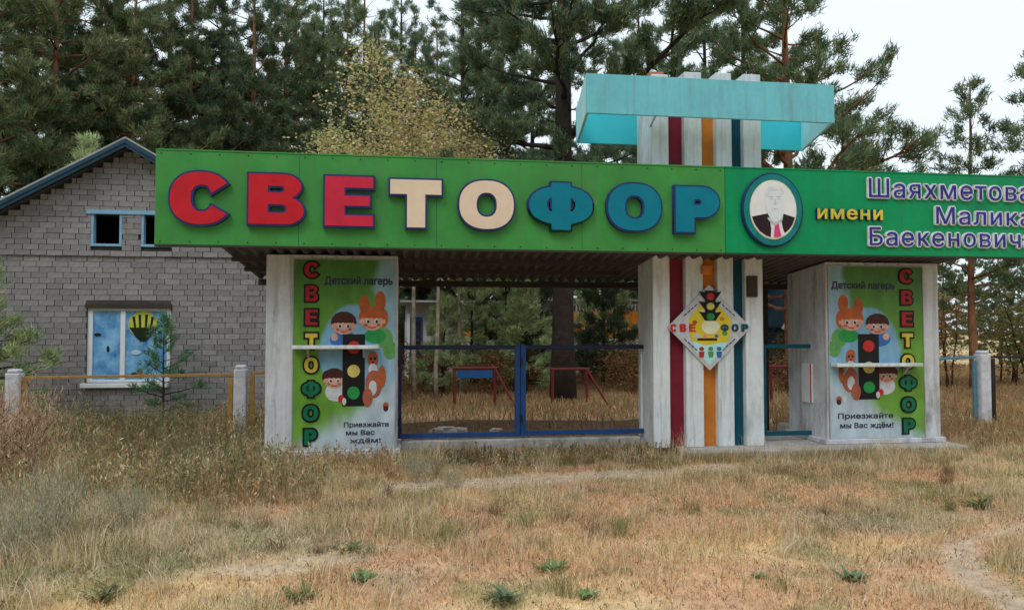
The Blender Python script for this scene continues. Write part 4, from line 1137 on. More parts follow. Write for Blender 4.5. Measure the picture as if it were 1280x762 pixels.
# blue gabled hut glimpsed through the side gate
a = D(978, 24); t = thing('blue_hut', (a.x + 2.2, a.y, 0), 'blue hut with a pale roof edge seen through the side gate', 'hut')
Yh = a.y
pa, pb = P(993, 362, Yh), P(976, 412, Yh)
sl = (pa.z - pb.z) / (pa.x - pb.x)
xr2 = pb.x + 2.0; top_ = pb.z + 2.0 * sl if sl < 2.2 else pb.z + 2.0 * 1.6
k_ = (top_ - pb.z) / 2.0
MB().slab([(pb.x + .35, -.1), (xr2 + 1.65, -.1), (xr2 + 1.65, pb.z + .35 * k_ - .05), (xr2, top_ - .1), (pb.x + .35, pb.z + .35 * k_ - .05)], Yh, Yh + 4).build('wall', M['lodge_blue'], t)
for s in (-1, 1):
    MB().bar((xr2, Yh - .2, top_), (xr2 + s * 2.0, Yh - .2, pb.z), .1, .16).build('rake_board', M['lodge_band'], t)
    MB().add([(xr2, Yh - .15, top_ + .05), (xr2 + s * 2.0, Yh - .15, pb.z + .05), (xr2 + s * 2.0, Yh + 4, pb.z + .05), (xr2, Yh + 4, top_ + .05),
              (xr2, Yh - .15, top_ + .1), (xr2 + s * 2.0, Yh - .15, pb.z + .1), (xr2 + s * 2.0, Yh + 4, pb.z + .1), (xr2, Yh + 4, top_ + .1)],
             [(0, 1, 2, 3), (4, 5, 6, 7), (0, 1, 5, 4), (1, 2, 6, 5), (2, 3, 7, 6), (3, 0, 4, 7)]).build('roof', M['rake_blue'], t)
# red pipe frames
def frame(px0, px1, py, d, label, board):
    a, b = D(px0, d), D(px1, d); Y = (a.y + b.y) / 2; z = Z((px0 + px1) / 2, py, Y)
    t = thing('pipe_frame', ((a.x + b.x) / 2, Y, 0), label, 'exercise bar')
    for x in (a.x, b.x):
        MB().tube([(x, Y, -.1), (x, Y, z)], [.032, .032], 8).build('leg', M['bar_red'], t)
    MB().tube([(a.x - .05, Y, z), (b.x + .05, Y, z)], [.034, .034], 8).build('cross_bar', M['bar_red'], t)
    MB().tube([(b.x, Y, z), (b.x + .45, Y - .3, -.05)], [.025, .025], 8).build('slanted_rod', M['bar_red'], t)
    if board: MB().box(a.x + .05, b.x - .05, Y - .02, Y + .02, z - .2, z - .04).build('board', M['lodge_blue'], t)
    return t
frame(568, 619, 460, 16.0, 'red pipe frame with a blue board standing behind the left gate leaf', True)
frame(690, 734, 461, 16.3, 'red pipe frame around the big pine trunk behind the right gate leaf', False)
frame(962, 990, 458, 16.0, 'red pipe frame seen through the narrow side gate', False)
# bits of broken concrete inside the gate
for i, (px, py, s) in enumerate(((755, 534, .12), (768, 533, .10), (795, 535, .09), (706, 535, .09), (560, 542, .16), (575, 541, .13), (620, 540, .1), (545, 541, .11))):
    g = G(px, py); r = random.Random(i + 40)
    m = MB().box(-s, s, -s * .7, s * .7, 0, s * .8)
    o = m.build('stone', M['stone'], bevel=s * .25)
    for v in o.data.vertices: v.co += Vector((r.uniform(-1, 1), r.uniform(-1, 1), r.uniform(-.5, .5))) * s * .25
    o.location = (g.x, g.y, -.02); o.rotation_euler = (0, 0, r.uniform(0, 3))
    tag(o, 'pale lump of broken concrete lying on the bare soil just inside the gate', 'stone', 'concrete lumps inside the gate')

# ================================================================== TREES
def frames(d):
    u = np.where(np.abs(d[:, 2:3]) < .9, np.array([[0, 0, 1.0]]), np.array([[1.0, 0, 0]]))
    r = np.cross(d, u); r /= np.linalg.norm(r, axis=1, keepdims=True) + 1e-9
    return r, np.cross(r, d)
def needle_tris(pos, dirs, n, length, width, spread, rng, cols):
    N = len(pos)
    d = dirs[:, None, :] + rng.normal(0, spread, (N, n, 3)); d /= np.linalg.norm(d, axis=2, keepdims=True)
    p = pos[:, None, :] + rng.normal(0, length * .25, (N, n, 3))
    l = length * rng.uniform(.6, 1.2, (N, n, 1))
    s = np.cross(d, rng.normal(0, 1, (N, n, 3))); s /= np.linalg.norm(s, axis=2, keepdims=True) + 1e-9
    a = p - s * width / 2; b = p + s * width / 2; c = p + d * l
    v = np.stack([a, b, c], 2).reshape(-1, 3)
    cc = np.repeat(cols[:, None, :] * rng.uniform(.8, 1.2, (N, n, 1)), 3, axis=1).reshape(-1, 3) if False else np.repeat((cols[:, None, :] * rng.uniform(.75, 1.25, (N, n, 1))).reshape(-1, 3), 3, axis=0)
    return v, cc
def leaf_quads(pos, size, rng, cols, up=0.0, asp=.32):
    N = len(pos)
    d = rng.normal(0, 1, (N, 3)); d /= np.linalg.norm(d, axis=1, keepdims=True)
    r, u = frames(d)
    if up:
        r = rng.normal(0, 1, (N, 3)) * (1 - up) + np.array([0, 0, up * 1.6]); r /= np.linalg.norm(r, axis=1, keepdims=True); u = np.cross(r, d); u /= np.linalg.norm(u, axis=1, keepdims=True) + 1e-9
    s = size * rng.uniform(.6, 1.3, (N, 1))
    v = np.stack([pos - r * s * .5, pos + u * s * asp, pos + r * s * .5, pos - u * s * asp], 1).reshape(-1, 3)
    return v, np.repeat(cols, 4, axis=0)
def tri_mesh(name, v, cc, m, k=3):
    n = len(v)
    return np_mesh(name, v, np.arange(n), np.full(n // k, k), cc, [m])
KPAL = [1.0]
def pick(pal, n, rng, var=.25):
    pal = np.array([p[:3] for p in pal]); i = rng.integers(0, len(pal), n)
    return pal[i] * KPAL[0] * rng.uniform(1 - var, 1 + var, (n, 1))

def pine(name, seed, H, z0, R, nb, r0, pal, tuft=.24, nt=11, per=26, prof=.75, lean=.25, upturn=.35, bark='bark_dark', wdt=.034, shape=None):
    """trunk and limbs as one mesh, needle tufts as another; returns (root, [trunk, crown])"""
    rng = np.random.default_rng(seed)
    t = bpy.data.objects.new(name, None); COL.objects.link(t); WLOC[t.name] = Vector((0, 0, 0))
    m = MB()
    N = 12; wx, wy = np.cumsum(rng.normal(0, lean / N, N)), np.cumsum(rng.normal(0, lean / N, N)); wx -= wx[0]; wy -= wy[0]
    hz = np.linspace(-.2, H, N); rr = r0 * (1 - .86 * np.linspace(0, 1, N)); rr[0] *= 1.25
    m.tube([(wx[i], wy[i], hz[i]) for i in range(N)], list(rr), 9)
    pos = []; dr = []
    for k in range(nb):
        f = (k + rng.uniform(0, 1)) / nb
        z = z0 + (H * .985 - z0) * f
        L_ = R * ((1 - f) ** prof * (.35 + .65 * min(1, (f + .12) * 4)) + .07) * rng.uniform(.55, 1.15)
        if shape: L_ *= shape(f, rng)
        az = k * 2.39996 + rng.uniform(-.5, .5)
        cx, cy = np.interp(z, hz, wx), np.interp(z, hz, wy)
        el = rng.uniform(-.15, .3) + .45 * f
        pts = []
        p = np.array([cx, cy, z]); step = L_ / 5
        for j in range(6):
            pts.append(p.copy())
            a = az + rng.normal(0, .12); e = el + upturn * (j / 5) ** 1.5 + rng.normal(0, .08)
            p = p + step * np.array([math.cos(a) * math.cos(e), math.sin(a) * math.cos(e), math.sin(e)])
        br = max(.008, .022 * L_) * (1.15 - .5 * f)
        m.tube(pts, [br * (1 - .82 * j / 5) for j in range(6)], 5)
        pts = np.array(pts)
        nsub = max(3, int(L_ * 3.2))
        for q in range(nsub):
            s = rng.uniform(.28, 1.0); i = min(4, int(s * 5)); b = pts[i] + (pts[i + 1] - pts[i]) * (s * 5 - i)
            ax = pts[i + 1] - pts[i]; ax = ax / (np.linalg.norm(ax) + 1e-9)
            side = np.array([-ax[1], ax[0], 0]) * rng.choice((-1, 1)) + rng.normal(0, .3, 3) + np.array([0, 0, .25])
            sl = L_ * rng.uniform(.14, .36) * (1.15 - s * .5)
            d = ax * .8 + side * .8; d = d / np.linalg.norm(d)
            e_ = b + d * sl
            if sl > .3: m.tube([b, e_], [br * .3, .004], 3)
            nn = max(3, int(per * sl))
            for _ in range(nn):
                u = rng.uniform(.3, 1.05)
                pos.append(b + d * sl * u + rng.normal(0, .07 * tuft / .24, 3)); dr.append(d * .7 + np.array([0, 0, .55]))
        for _ in range(3): pos.append(pts[-1] + rng.normal(0, .05, 3)); dr.append(ax + np.array([0, 0, .4]))
    for _ in range(5): pos.append(np.array([wx[-1], wy[-1], H - .1]) + rng.normal(0, .06, 3)); dr.append(np.array([0, 0, 1.0]))
    pos = np.array(pos); dr = np.array(dr); dr /= np.linalg.norm(dr, axis=1, keepdims=True)
    cols = pick(pal, len(pos), rng)
    v, cc = needle_tris(pos, dr, nt, tuft, wdt, .55, rng, cols)
    tr = m.build('trunk', M[bark], None, smooth=True); tr.parent = t
    cr = link('crown', tri_mesh('crown', v, cc, M['needles']), None); cr.parent = t
    return t, [tr, cr]
def broadleaf(name, seed, H, z0, R, nb, r0, pal, size=.085, per=60, up=.9, bark='bark_pale', stems=1, prof=.6, lup=0.0, asp=.32):
    rng = np.random.default_rng(seed)
    t = bpy.data.objects.new(name, None); COL.objects.link(t); WLOC[t.name] = Vector((0, 0, 0))
    m = MB(); pos = []
    for s_ in range(stems):
        off = rng.normal(0, .12 * (stems > 1), 2); hh = H * rng.uniform(.75, 1.0) if s_ else H
        N = 9; lean = rng.normal(0, .12 * R * (stems > 1) / N + .02, 2)
        wx = off[0] + np.cumsum(rng.normal(lean[0], .03, N)); wy = off[1] + np.cumsum(rng.normal(lean[1], .03, N)); hz = np.linspace(-.1, hh, N)
        m.tube([(wx[i], wy[i], hz[i]) for i in range(N)], list(r0 * (1 - .9 * np.linspace(0, 1, N))), 7)
        for k in range(nb // stems):
            f = (k + rng.uniform(0, 1)) / (nb // stems); z = z0 + (hh * .97 - z0) * f
            L_ = R * ((1 - f) ** prof * (.5 + .5 * min(1, f * 3)) + .1) * rng.uniform(.5, 1.15)
            az = k * 2.39996 + rng.uniform(-.6, .6); el = up + rng.normal(0, .25)
            p = np.array([np.interp(z, hz, wx), np.interp(z, hz, wy), z]); pts = []
            for j in range(5):
                pts.append(p.copy()); a = az + rng.normal(0, .2); e = el - .12 * j + rng.normal(0, .12)
                p = p + L_ / 4 * np.array([math.cos(a) * math.cos(e), math.sin(a) * math.cos(e), math.sin(e)])
            b_ = max(.004, r0 * .22 * L_ / max(R, .01))
            m.tube(pts, [b_ * (1 - .8 * j / 4) for j in range(5)], 4)
            pts = np.array(pts); n = int(per * L_)
            s = rng.uniform(.15, 1.05, n) * 4; i = np.clip(s.astype(int), 0, 3)
            pp = pts[i] + (pts[i + 1] - pts[i]) * (s - i)[:, None]
            pos.append(pp + rng.normal(0, .10 + .06 * L_, (n, 3)))
    pos = np.concatenate(pos); pos[:, 2] = np.maximum(pos[:, 2], .04)
    v, cc = leaf_quads(pos, size, rng, pick(pal, len(pos), rng), lup, asp)
    tr = m.build('trunk', M[bark], None, smooth=True); tr.parent = t
    cr = link('crown', tri_mesh('crown', v, cc, M['leaves'], 4), None); cr.parent = t
    return t, [tr, cr]

KPAL[0] = 1.75
PG = [C(88, 106, 78), C(76, 96, 74), C(98, 112, 80), C(112, 120, 84), C(82, 90, 64)]
PD = [C(76, 94, 70), C(66, 84, 68), C(86, 100, 72), C(102, 108, 76)]
PB = [C(96, 108, 74), C(88, 98, 68), C(114, 118, 80), C(80, 94, 68)]
PY = [C(134, 146, 104), C(112, 130, 90), C(150, 154, 112)]
used = {}
def first(key, r): used[key] = [r[0], r[1], False]
def put(key, px, d, label, cat, group=None, sc=1.0, rz=0.0, name=None):
    """stands a tree in the direction of a photo column, d metres ahead"""
    root, kids, flag = used[key]; g = D(px, d)
    if not flag:
        used[key][2] = True; o = root; o.location = g; o.rotation_euler = (0, 0, rz); o.scale = (sc,) * 3
        tag(o, label, cat, group)
    else: o = copy_tree(root, g, rz, sc, label, group, kids); o['category'] = cat
    return o
gap = lambda f, rng: rng.choice((1, 1, .25))
first('tall_a', pine('pine_tree', 11, 17.5, 1.6, 3.5, 96, .2, PG, tuft=.2, nt=10, per=46, wdt=.026, prof=.6))
first('tall_b', pine('pine_tree', 12, 16.0, 1.2, 3.3, 92, .17, PD, bark='bark_red', tuft=.2, nt=10, per=46, wdt=.026, prof=.6))
first('tall_c', pine('pine_tree', 13, 15.0, 1.0, 3.5, 90, .16, PB, bark='bark_red', tuft=.2, nt=10, per=46, wdt=.026, prof=.6))
first('tall_d', pine('pine_tree', 14, 19.0, 3.0, 3.6, 80, .18, PG, per=52, tuft=.2, wdt=.026, shape=gap))
first('thin', pine('pine_tree', 15, 17.0, 2.0, 3.4, 74, .15, PD, per=46, nt=10, tuft=.2, wdt=.024, shape=gap))
first('big', pine('pine_tree', 16, 19.5, 3.0, 4.6, 84, .27, PD, per=54, lean=.1, shape=gap, wdt=.024, nt=11, tuft=.19))
first('right', pine('pine_tree', 17, 12.6, 2.0, 4.6, 70, .2, PG, per=34, upturn=.6, bark='bark_red', prof=.8, wdt=.026, tuft=.2))
first('small', pine('pine_tree', 18, 8.3, 1.9, 1.7, 42, .12, PG, per=34, tuft=.19, prof=.6, bark='bark_red', wdt=.028))
first('young', pine('young_pine', 19, 6.5, .4, 1.5, 60, .09, PY, per=40, tuft=.18, wdt=.03))
first('bushy', pine('young_pine', 20, 3.0, .3, 1.25, 46, .06, PY, per=60, tuft=.15, wdt=.02))
first('dark_young', pine('young_pine', 29, 4.2, .5, 1.5, 46, .08, [tuple(c * .6 for c in p) for p in PD], per=44, tuft=.18, wdt=.028))
first('sapling', pine('spruce_sapling', 21, 1.85, .25, .66, 30, .026, [C(76, 108, 76), C(92, 120, 84), C(64, 92, 68)], tuft=.085, nt=9, per=60, wdt=.014, upturn=.1, lean=.05, prof=.8))

put('big', 704, 17.2, 'tall dark pine with a thick straight trunk just behind the blue double gate', 'pine', None, 1.0, .4)
put('right', 992, 19.5, 'pine with long upswept boughs behind the turquoise canopy, reaching into open sky', 'pine', None, 1.0, 1.0)
put('small', 1217, 20.0, 'small slim pine standing alone in the sky above the navy lettering', 'pine', None, 1.0, .3)
put('small', 1308, 19.0, 'slim pine cut by the right edge of the picture', 'pine', None, 1.05, 2.2)
put('young', 103, 19.0, 'light green young pine rising behind the brick house roof', 'young pine', None, 1.0, 0)
put('bushy', 655, 19.0, 'pale green bushy young pine seen above the middle of the double gate', 'young pine', None, .95, .5)
put('bushy', 553, 18.5, 'olive bushy young pine in front of the pavilion with the plain orange board', 'young pine', None, .8, 2.0)
put('young', 590, 21.5, 'dark green young pine between the two pavilions, left of the gate middle', 'young pine', None, .62, 1.5)
put('young', 632, 22, 'young pine behind the bushy pale one above the gate middle', 'young pine', None, .66, 4.6)
put('young', 768, 23.5, 'young pine with boughs across the orange facing boards', 'young pine', None, .6, 2.6)
put('young', 735, 25, 'young pine right of the thick trunk before the orange facing', 'young pine', None, .66, .6)
put('dark_young', 620, 23, 'dark young pine just left of the double gate middle', 'young pine', None, 1.0, 3.1)
put('dark_young', 680, 22, 'dark young pine touching the left of the thick trunk', 'young pine', None, .95, 4.1)
put('dark_young', 752, 21.5, 'dark young pine before the long orange facing', 'young pine', None, .85, .8)
put('dark_young', 968, 27, 'dark young pine seen through the narrow side gate', 'young pine', None, 1.1, .2)
put('bushy', -34, 11.8, 'bright green young pine reaching in from the left edge', 'young pine', None, .9, 1.2)
put('sapling', 205, 13.0, 'thin spruce sapling in front of the painted window of the brick house', 'sapling', None, 1.0, .2)
# stand behind the brick house
K = ['tall_a', 'tall_b', 'tall_c', 'tall_d', 'thin']
LB = 'dark pine deep in the dense stand behind the brick house roof'
for i, (px, d, k, s, lb) in enumerate([(-30, 22, 'tall_c', 1.05, 'dense brownish pine cut by the top left corner'), (22, 27, 'tall_a', 1.0, 'dark pine at the far left above the low end of the house roof'),
        (64, 24, 'tall_c', 1.1, 'pine with a reddish trunk above the left roof slope of the brick house'), (118, 26, 'tall_b', 1.05, 'dark pine right behind the light green young pine'),
        (160, 25, 'tall_c', .95, 'dark pine rising straight behind the ridge of the brick house'), (205, 28, 'tall_a', 1.0, 'dark pine above the left end of the signboard'),
        (236, 27, 'tall_b', .95, 'dark pine standing above the big red letter С'), (275, 29, 'tall_a', 1.04, 'dark pine above the gap between letters С and В'),
        (312, 28, 'tall_b', 1.02, 'dark pine above the big red letter В'), (352, 30, 'tall_c', 1.06, 'dark pine rising above the right half of letter В'), (388, 30, 'tall_a', .80, 'dark pine left beside the yellow birches'),
        (-80, 30, 'tall_b', 1.1, LB), (140, 38, 'tall_a', 1.15, LB), (330, 42, 'tall_b', 1.05, LB), (60, 36, 'tall_b', 1.2, LB), (245, 40, 'tall_c', 1.15, LB), (290, 36, 'tall_c', 1.0, LB)]):
    put(k, px, d, lb, 'pine', 'pines behind the brick house', s, i * 1.3)
# looser pines behind the gate
LM = 'loose pine far behind the birches and the gate roof'
for i, (px, d, k, s, lb) in enumerate([(470, 30, 'tall_a', .80, 'dark pine behind the tallest birch'), (520, 34, 'tall_b', .95, 'dark pine rising behind the birch clump above the cream letter Т'),
        (575, 27, 'tall_d', .9, 'loose pine with sky showing through above the cream letter О'), (628, 32, 'tall_d', .95, 'loose pine left of the thick trunk, above letter Ф'), (668, 38, 'tall_d', 1.1, 'thin far pine just left of the thick dark trunk'),
        (745, 33, 'thin', 1.0, 'thin pine with sky gaps right of the thick trunk'), (800, 30, 'thin', .95, 'thin pine behind the left part of the turquoise canopy'), (845, 26, 'tall_d', .85, 'loose pine directly behind the striped column'),
        (885, 34, 'tall_d', 1.05, 'loose pine above the orange strip of the column'), (930, 24, 'tall_d', .85, 'loose pine above the right part of the turquoise canopy'), (430, 36, 'tall_c', 1.2, LM), (400, 34, 'tall_a', .98, LM), (455, 40, 'tall_b', 1.3, LM), (368, 38, 'tall_c', 1.25, LM), (500, 38, 'tall_a', 1.08, LM), (545, 36, 'tall_c', 1.1, LM), (600, 36, 'tall_a', 1.05, LM), (560, 44, 'tall_a', 1.0, LM), (700, 46, 'tall_c', 1.0, LM), (860, 44, 'tall_b', .95, LM), (620, 42, 'tall_b', 1.0, LM), (770, 44, 'thin', 1.1, LM)]):
    put(k, px, d, lb, 'pine', 'pines behind the gate roof', s, i * 1.7)
LR = 'dark pine low in the background right of the entrance under the emerald board'
for i, (px, d, k, s) in enumerate([(1045, 44, 'tall_b', .5), (1100, 40, 'tall_c', .48), (1180, 46, 'tall_a', .44), (1250, 38, 'tall_b', .44), (1320, 42, 'tall_c', .55), (1215, 50, 'tall_c', .5), (990, 46, 'tall_c', .6), (1290, 33, 'tall_b', .36), (1150, 36, 'tall_b', .4)]):
    put(k, px, d, LR, 'pine', 'pines right of the entrance', s, i * 2.1)
LF = 'far pine closing the view at the end of the yard'
for i in range(26):
    px = -140 + i * 62 + random.uniform(-15, 15)
    if px > 1000: continue
    put(K[i % 3], px, random.uniform(52, 66), LF, 'pine', 'far pines at the end of the yard', random.uniform(.7, 1.0) * (1 if px < 900 else .6), i * .9)

rw = np.random.default_rng(55); vv = []; cc_ = []  # added out-of-view pines, ringed to block low sky and shade the pillar tops
for i in range(30):
    an = rad(118 + i * 10.5 if i < 24 else rw.uniform(120, 330)); rr = rw.uniform(23, 34)
    bx, by, hh = rr * math.sin(an), rr * math.cos(an), rw.uniform(16, 21)
    if by > 8: continue
    n = 2600; f = rw.uniform(0, 1, n) ** 1.1; rad_ = 3.4 * (1 - f) ** .6 * np.sqrt(rw.uniform(.05, 1, n)); aa = rw.uniform(0, 6.283, n)
    pp = np.stack([bx + rad_ * np.cos(aa), by + rad_ * np.sin(aa), 1.5 + f * (hh - 1.5)], 1)
    dd = np.stack([np.cos(aa), np.sin(aa), .5 + 0 * aa], 1); dd /= np.linalg.norm(dd, axis=1, keepdims=True)
    v_, c_ = needle_tris(pp, dd, 3, .8, .16, .5, rw, pick(PG, n, rw)); vv.append(v_); cc_.append(c_)
tag(link('sky_block_wood', tri_mesh('sky_block_wood', np.concatenate(vv), np.concatenate(cc_), M['needles'])), kind='stuff')
KPAL[0] = 1.0
YEL = [C(226, 210, 142), C(208, 198, 132), C(234, 222, 168), C(188, 186, 122), C(218, 188, 128), C(158, 164, 108)]
first('birch', broadleaf('birch_tree', 31, 8.4, 3.0, 2.1, 60, .075, YEL, .08, 62, .8))
first('birch2', broadleaf('birch_tree', 32, 7.4, 2.8, 2.1, 56, .06, YEL + [C(206, 178, 142), C(200, 160, 130)], .08, 66, .8))
put('birch', 447, 17.5, 'tallest yellowing birch with a pale straight trunk rising above the letters С and В', 'birch', None, 1.02, .3) if False else put('birch', 447, 17.5, 'tallest yellowing birch with a pale straight trunk above the signboard', 'birch', None, 1.02, .3)
put('birch2', 520, 17.0, 'dense pale yellow birch in the middle of the birch clump above the signboard', 'birch', None, 1.02, 1.1)
put('birch2', 573, 18.5, 'right hand yellow birch of the clump, next to the dark pine boughs', 'birch', None, .95, 2.9)
put('birch', 405, 19.0, 'left hand yellowish birch of the clump beside the dense pines', 'birch', None, .84, 2.0)
put('birch2', 545, 16.5, 'yellow birch with reddish lower leaves above the cream letter Т', 'birch', None, .92, 5.0)
put('birch', 425, 16.8, 'low pale birch at the left of the clump, just above letter Е', 'birch', None, .72, .9)
put('birch2', 490, 20.0, 'yellow birch half hidden behind the others of the clump', 'birch', None, .95, 4.2)
ORA = [C(196, 140, 80), C(170, 140, 84), C(148, 128, 72), C(204, 160, 104)]
OLV = [C(110, 112, 66), C(136, 128, 76), C(92, 98, 60), C(150, 132, 80)]
first('orange_bush', broadleaf('autumn_bush', 33, 2.9, .3, 1.2, 40, .03, ORA, .075, 70, .9, 'bark', 4))
first('olive_bush', broadleaf('leafy_bush', 34, 2.3, .2, 1.2, 40, .03, OLV, .075, 80, .8, 'bark', 4))
put('orange_bush', 1183, 21, 'orange leaved bush left of the right hand concrete post', 'bush', None, 1.0, 0)
put('orange_bush', 1160, 25, 'tall orange yellow bush next to the right end of the entrance', 'bush', None, 1.35, 2)
put('olive_bush', 1262, 23, 'olive green bush behind the dark rail fence on the right', 'bush', None, 1.25, 1)
put('olive_bush', 1302, 21, 'olive yellow bush at the right edge behind the dark rail', 'bush', None, 1.3, 3)
put('olive_bush', 972, 24, 'olive bush seen low through the narrow side gate', 'bush', None, .8, 2)
put('orange_bush', 600, 28, 'rusty bush in front of the pavilions by the middle of the gate', 'bush', None, .8, 4)
put('orange_bush', 1075, 27, 'orange bush behind the right hand pillar', 'bush', None, 1.2, 5)
put('olive_bush', 780, 22.5, 'green bush in front of the pavilion with the white railing', 'bush', None, .62, 1.5)
KPAL[0] = 1.0
RED = [C(140, 104, 70), C(120, 92, 62), C(160, 124, 84)]
first('brown_bush', broadleaf('dry_bush', 35, 1.15, .05, .85, 46, .012, RED, .06, 90, .7, 'bark', 5))
for i, (px, d, lb) in enumerate(((622, 20.5, 'rusty dry bush right of the red frame with the blue board'), (668, 21, 'rusty dry bush left of the thick pine trunk, behind the gate middle'), (530, 21.5, 'rusty dry bush before the blue pavilion door'),
        (770, 20.5, 'rusty dry bush near the striped column, below the long orange facing'), (590, 22, 'rusty dry bush behind the red frame with the blue board'), (738, 22.5, 'rusty dry bush right of the thick pine trunk'), (548, 19.5, 'rusty dry bush just left of the red frame with the blue board'), (650, 19.5, 'rusty dry bush right behind the blue gate middle'), (795, 19, 'rusty dry bush close to the striped column'), (975, 19, 'rusty dry bush seen through the narrow side gate'), (604, 18.5, 'rusty dry bush under the blue board of the red frame'))):
    put('brown_bush', px, d, lb, 'bush', 'dry bushes at the foot of the pavilions', .9 + .12 * (i % 3), i * 1.1)

# ================================================================== HERBS AND GRASS
PNK = [C(216, 178, 148), C(200, 162, 132), C(224, 192, 162), C(184, 148, 118)]
WRM = [C(192, 188, 160), C(176, 174, 146), C(210, 204, 178), C(164, 160, 130)]
first('pink_bush', broadleaf('dry_herb', 36, .85, .05, .75, 60, .006, PNK, .075, 120, .9, 'bark', 9, .4, .6, .05))
first('wormwood', broadleaf('wormwood', 37, .62, .04, .50, 70, .005, WRM, .06, 150, 1.15, 'bark_pale', 16, .4, .75, .07))
def herb(key, px, py, label, sc, rz, cat='wild plant', group=None):
    root, kids, flag = used[key]; g = G(px, py); g.z = -.01
    if not flag:
        used[key][2] = True; o = root; o.location = g; o.rotation_euler = (0, 0, rz); o.scale = (sc,) * 3; tag(o, label, cat, group)
    else: o = copy_tree(root, g, rz, sc, label, group, kids); o['category'] = cat
    return o
herb('pink_bush', 32, 600, 'pinkish dry feathery plant at the left edge below the fence post', 1.0, 0)
herb('pink_bush', -30, 612, 'pinkish dry plant cut by the left edge', .95, 2)
herb('wormwood', 66, 672, 'silvery grey wormwood clump in the left foreground', .72, 0)
herb('wormwood', 150, 662, 'silver grey wormwood clump right of the biggest one', .5, 2)
herb('wormwood', 10, 700, 'grey wormwood clump at the lower left edge', .5, 4)
herb('wormwood', 565, 612, 'low grey wormwood on the bare strip before the gate', .32, 1)
herb('wormwood', 520, 600, 'grey wormwood by the weeds before the left gate leaf', .36, 3)
def rosette(px, py, n, ln, label, pal, seed, wdt=.04):
    """low green plant of broad arching leaves"""
    rng = np.random.default_rng(seed); g = G(px, py)
    vs = []; fs = []; cs = []
    pal = np.array([p[:3] for p in pal])
    for i in range(n):
        a = rng.uniform(0, 6.28); l = ln * rng.uniform(.5, 1.1); e = rng.uniform(.3, 1.2); w_ = wdt * rng.uniform(.6, 1.2)
        d = np.array([math.cos(a), math.sin(a), 0]); s = np.array([-d[1], d[0], 0])
        o = rng.normal(0, ln * .22, 3) * np.array([1, 1, 0])
        b = len(vs); c = pal[rng.integers(len(pal))] * rng.uniform(.75, 1.25)
        for k, (t_, ww) in enumerate(((0, .3), (.4, 1), (.75, .8), (1, .05))):
            p = o + d * l * t_ * math.cos(e * (1 - .5 * t_)) + np.array([0, 0, l * math.sin(e) * t_ * (1.25 - .5 * t_)])
            vs += [p - s * w_ * ww / 2, p + s * w_ * ww / 2]; cs += [c, c]
        for k in range(3): fs.append((b + 2 * k, b + 2 * k + 1, b + 2 * k + 3, b + 2 * k + 2))
    me = np_mesh('green_weed', np.array(vs), np.array(fs).ravel(), np.full(len(fs), 4), np.array(cs), [M['leaves']])
    o = link('green_weed', me); o.location = (g.x, g.y, float(height(np.array(g.x), np.array(g.y))) - .01)
    return tag(o, label, 'weed', 'green weeds in the foreground')
GR = [C(118, 158, 96), C(102, 144, 88), C(138, 172, 108), C(126, 158, 104)]
rosette(690, 712, 46, .13, 'bright green low weed in the rusty grass below the striped column', GR, 1, .03)
rosette(454, 726, 40, .11, 'bright green low weed left of the bottom middle, on pale straw', GR, 2, .03)
rosette(632, 752, 50, .14, 'grey green weed patch at the very bottom, middle of the foreground', [C(128, 142, 108), C(112, 128, 98)], 3, .03)
rosette(735, 745, 34, .09, 'flat green weed at the bottom, right of the middle', GR, 4, .028)
rosette(1066, 725, 36, .12, 'pale green low weed in the rusty grass at lower right', [C(128, 146, 110), C(112, 136, 98)], 5, .035)
rosette(948, 724, 22, .07, 'tiny green weed in the rusty foreground grass', GR, 6, .028)
rosette(1225, 632, 60, .2, 'dark olive weed clump near the bend of the pale track', [C(118, 126, 76), C(102, 112, 68), C(140, 142, 90)], 7, .03)
rosette(376, 748, 44, .14, 'olive weed tuft at the bottom left of the middle', [C(136, 142, 88), C(124, 132, 82)], 8, .02)
rosette(130, 748, 50, .16, 'dark olive weed tuft at the lower left', [C(120, 122, 80), C(138, 138, 94)], 9, .02)
rosette(438, 688, 40, .13, 'dark green weed tuft beside the bare patch', [C(112, 122, 82), C(124, 132, 90)], 10, .022)

def blades(name, x, y, h, wd, cols, rng, segs=2, bend=.6):
    """grass blades: narrow bent strips, one colour each, tip a little paler"""
    n = len(x); z = height(x, y) - .005
    az = rng.uniform(0, 6.283, n); fz = rng.uniform(0, 6.283, n)
    dx, dy = np.cos(az), np.sin(az); sx, sy = -np.sin(fz), np.cos(fz)
    bd = rng.uniform(.1, bend, n) * h
    rows = []
    for t_, w_ in ((0, 1.0), (.55, .8), (1.0, None)):
        px = x + dx * bd * t_ ** 2; py = y + dy * bd * t_ ** 2; pz = z + h * t_ * (1 - .18 * t_ * (bd / h))
        if w_ is None: rows.append(np.stack([px, py, pz], 1)[:, None])
        else:
            hw_ = wd * w_ / 2
            rows.append(np.stack([np.stack([px - sx * hw_, py - sy * hw_, pz], 1), np.stack([px + sx * hw_, py + sy * hw_, pz], 1)], 1))
    v = np.concatenate(rows, 1).reshape(-1, 3)
    b = (np.arange(n) * 5)[:, None]
    f = (b + np.array([[0, 1, 3, 2, 2, 3, 4]])).ravel()
    sizes = np.tile([4, 3], n)
    cc = np.repeat(cols, 5, axis=0)
    me = np_mesh(name, v, f, sizes, cc, [M['blades']])
    return tag(link(name, me), kind='stuff')
def in_view(x, y, marg=.2):
    d = x * sy_ + y * cy_; a = (x * cy_ - y * sy_) / d
    return (np.abs(a) < .674 + marg + .35 / d)
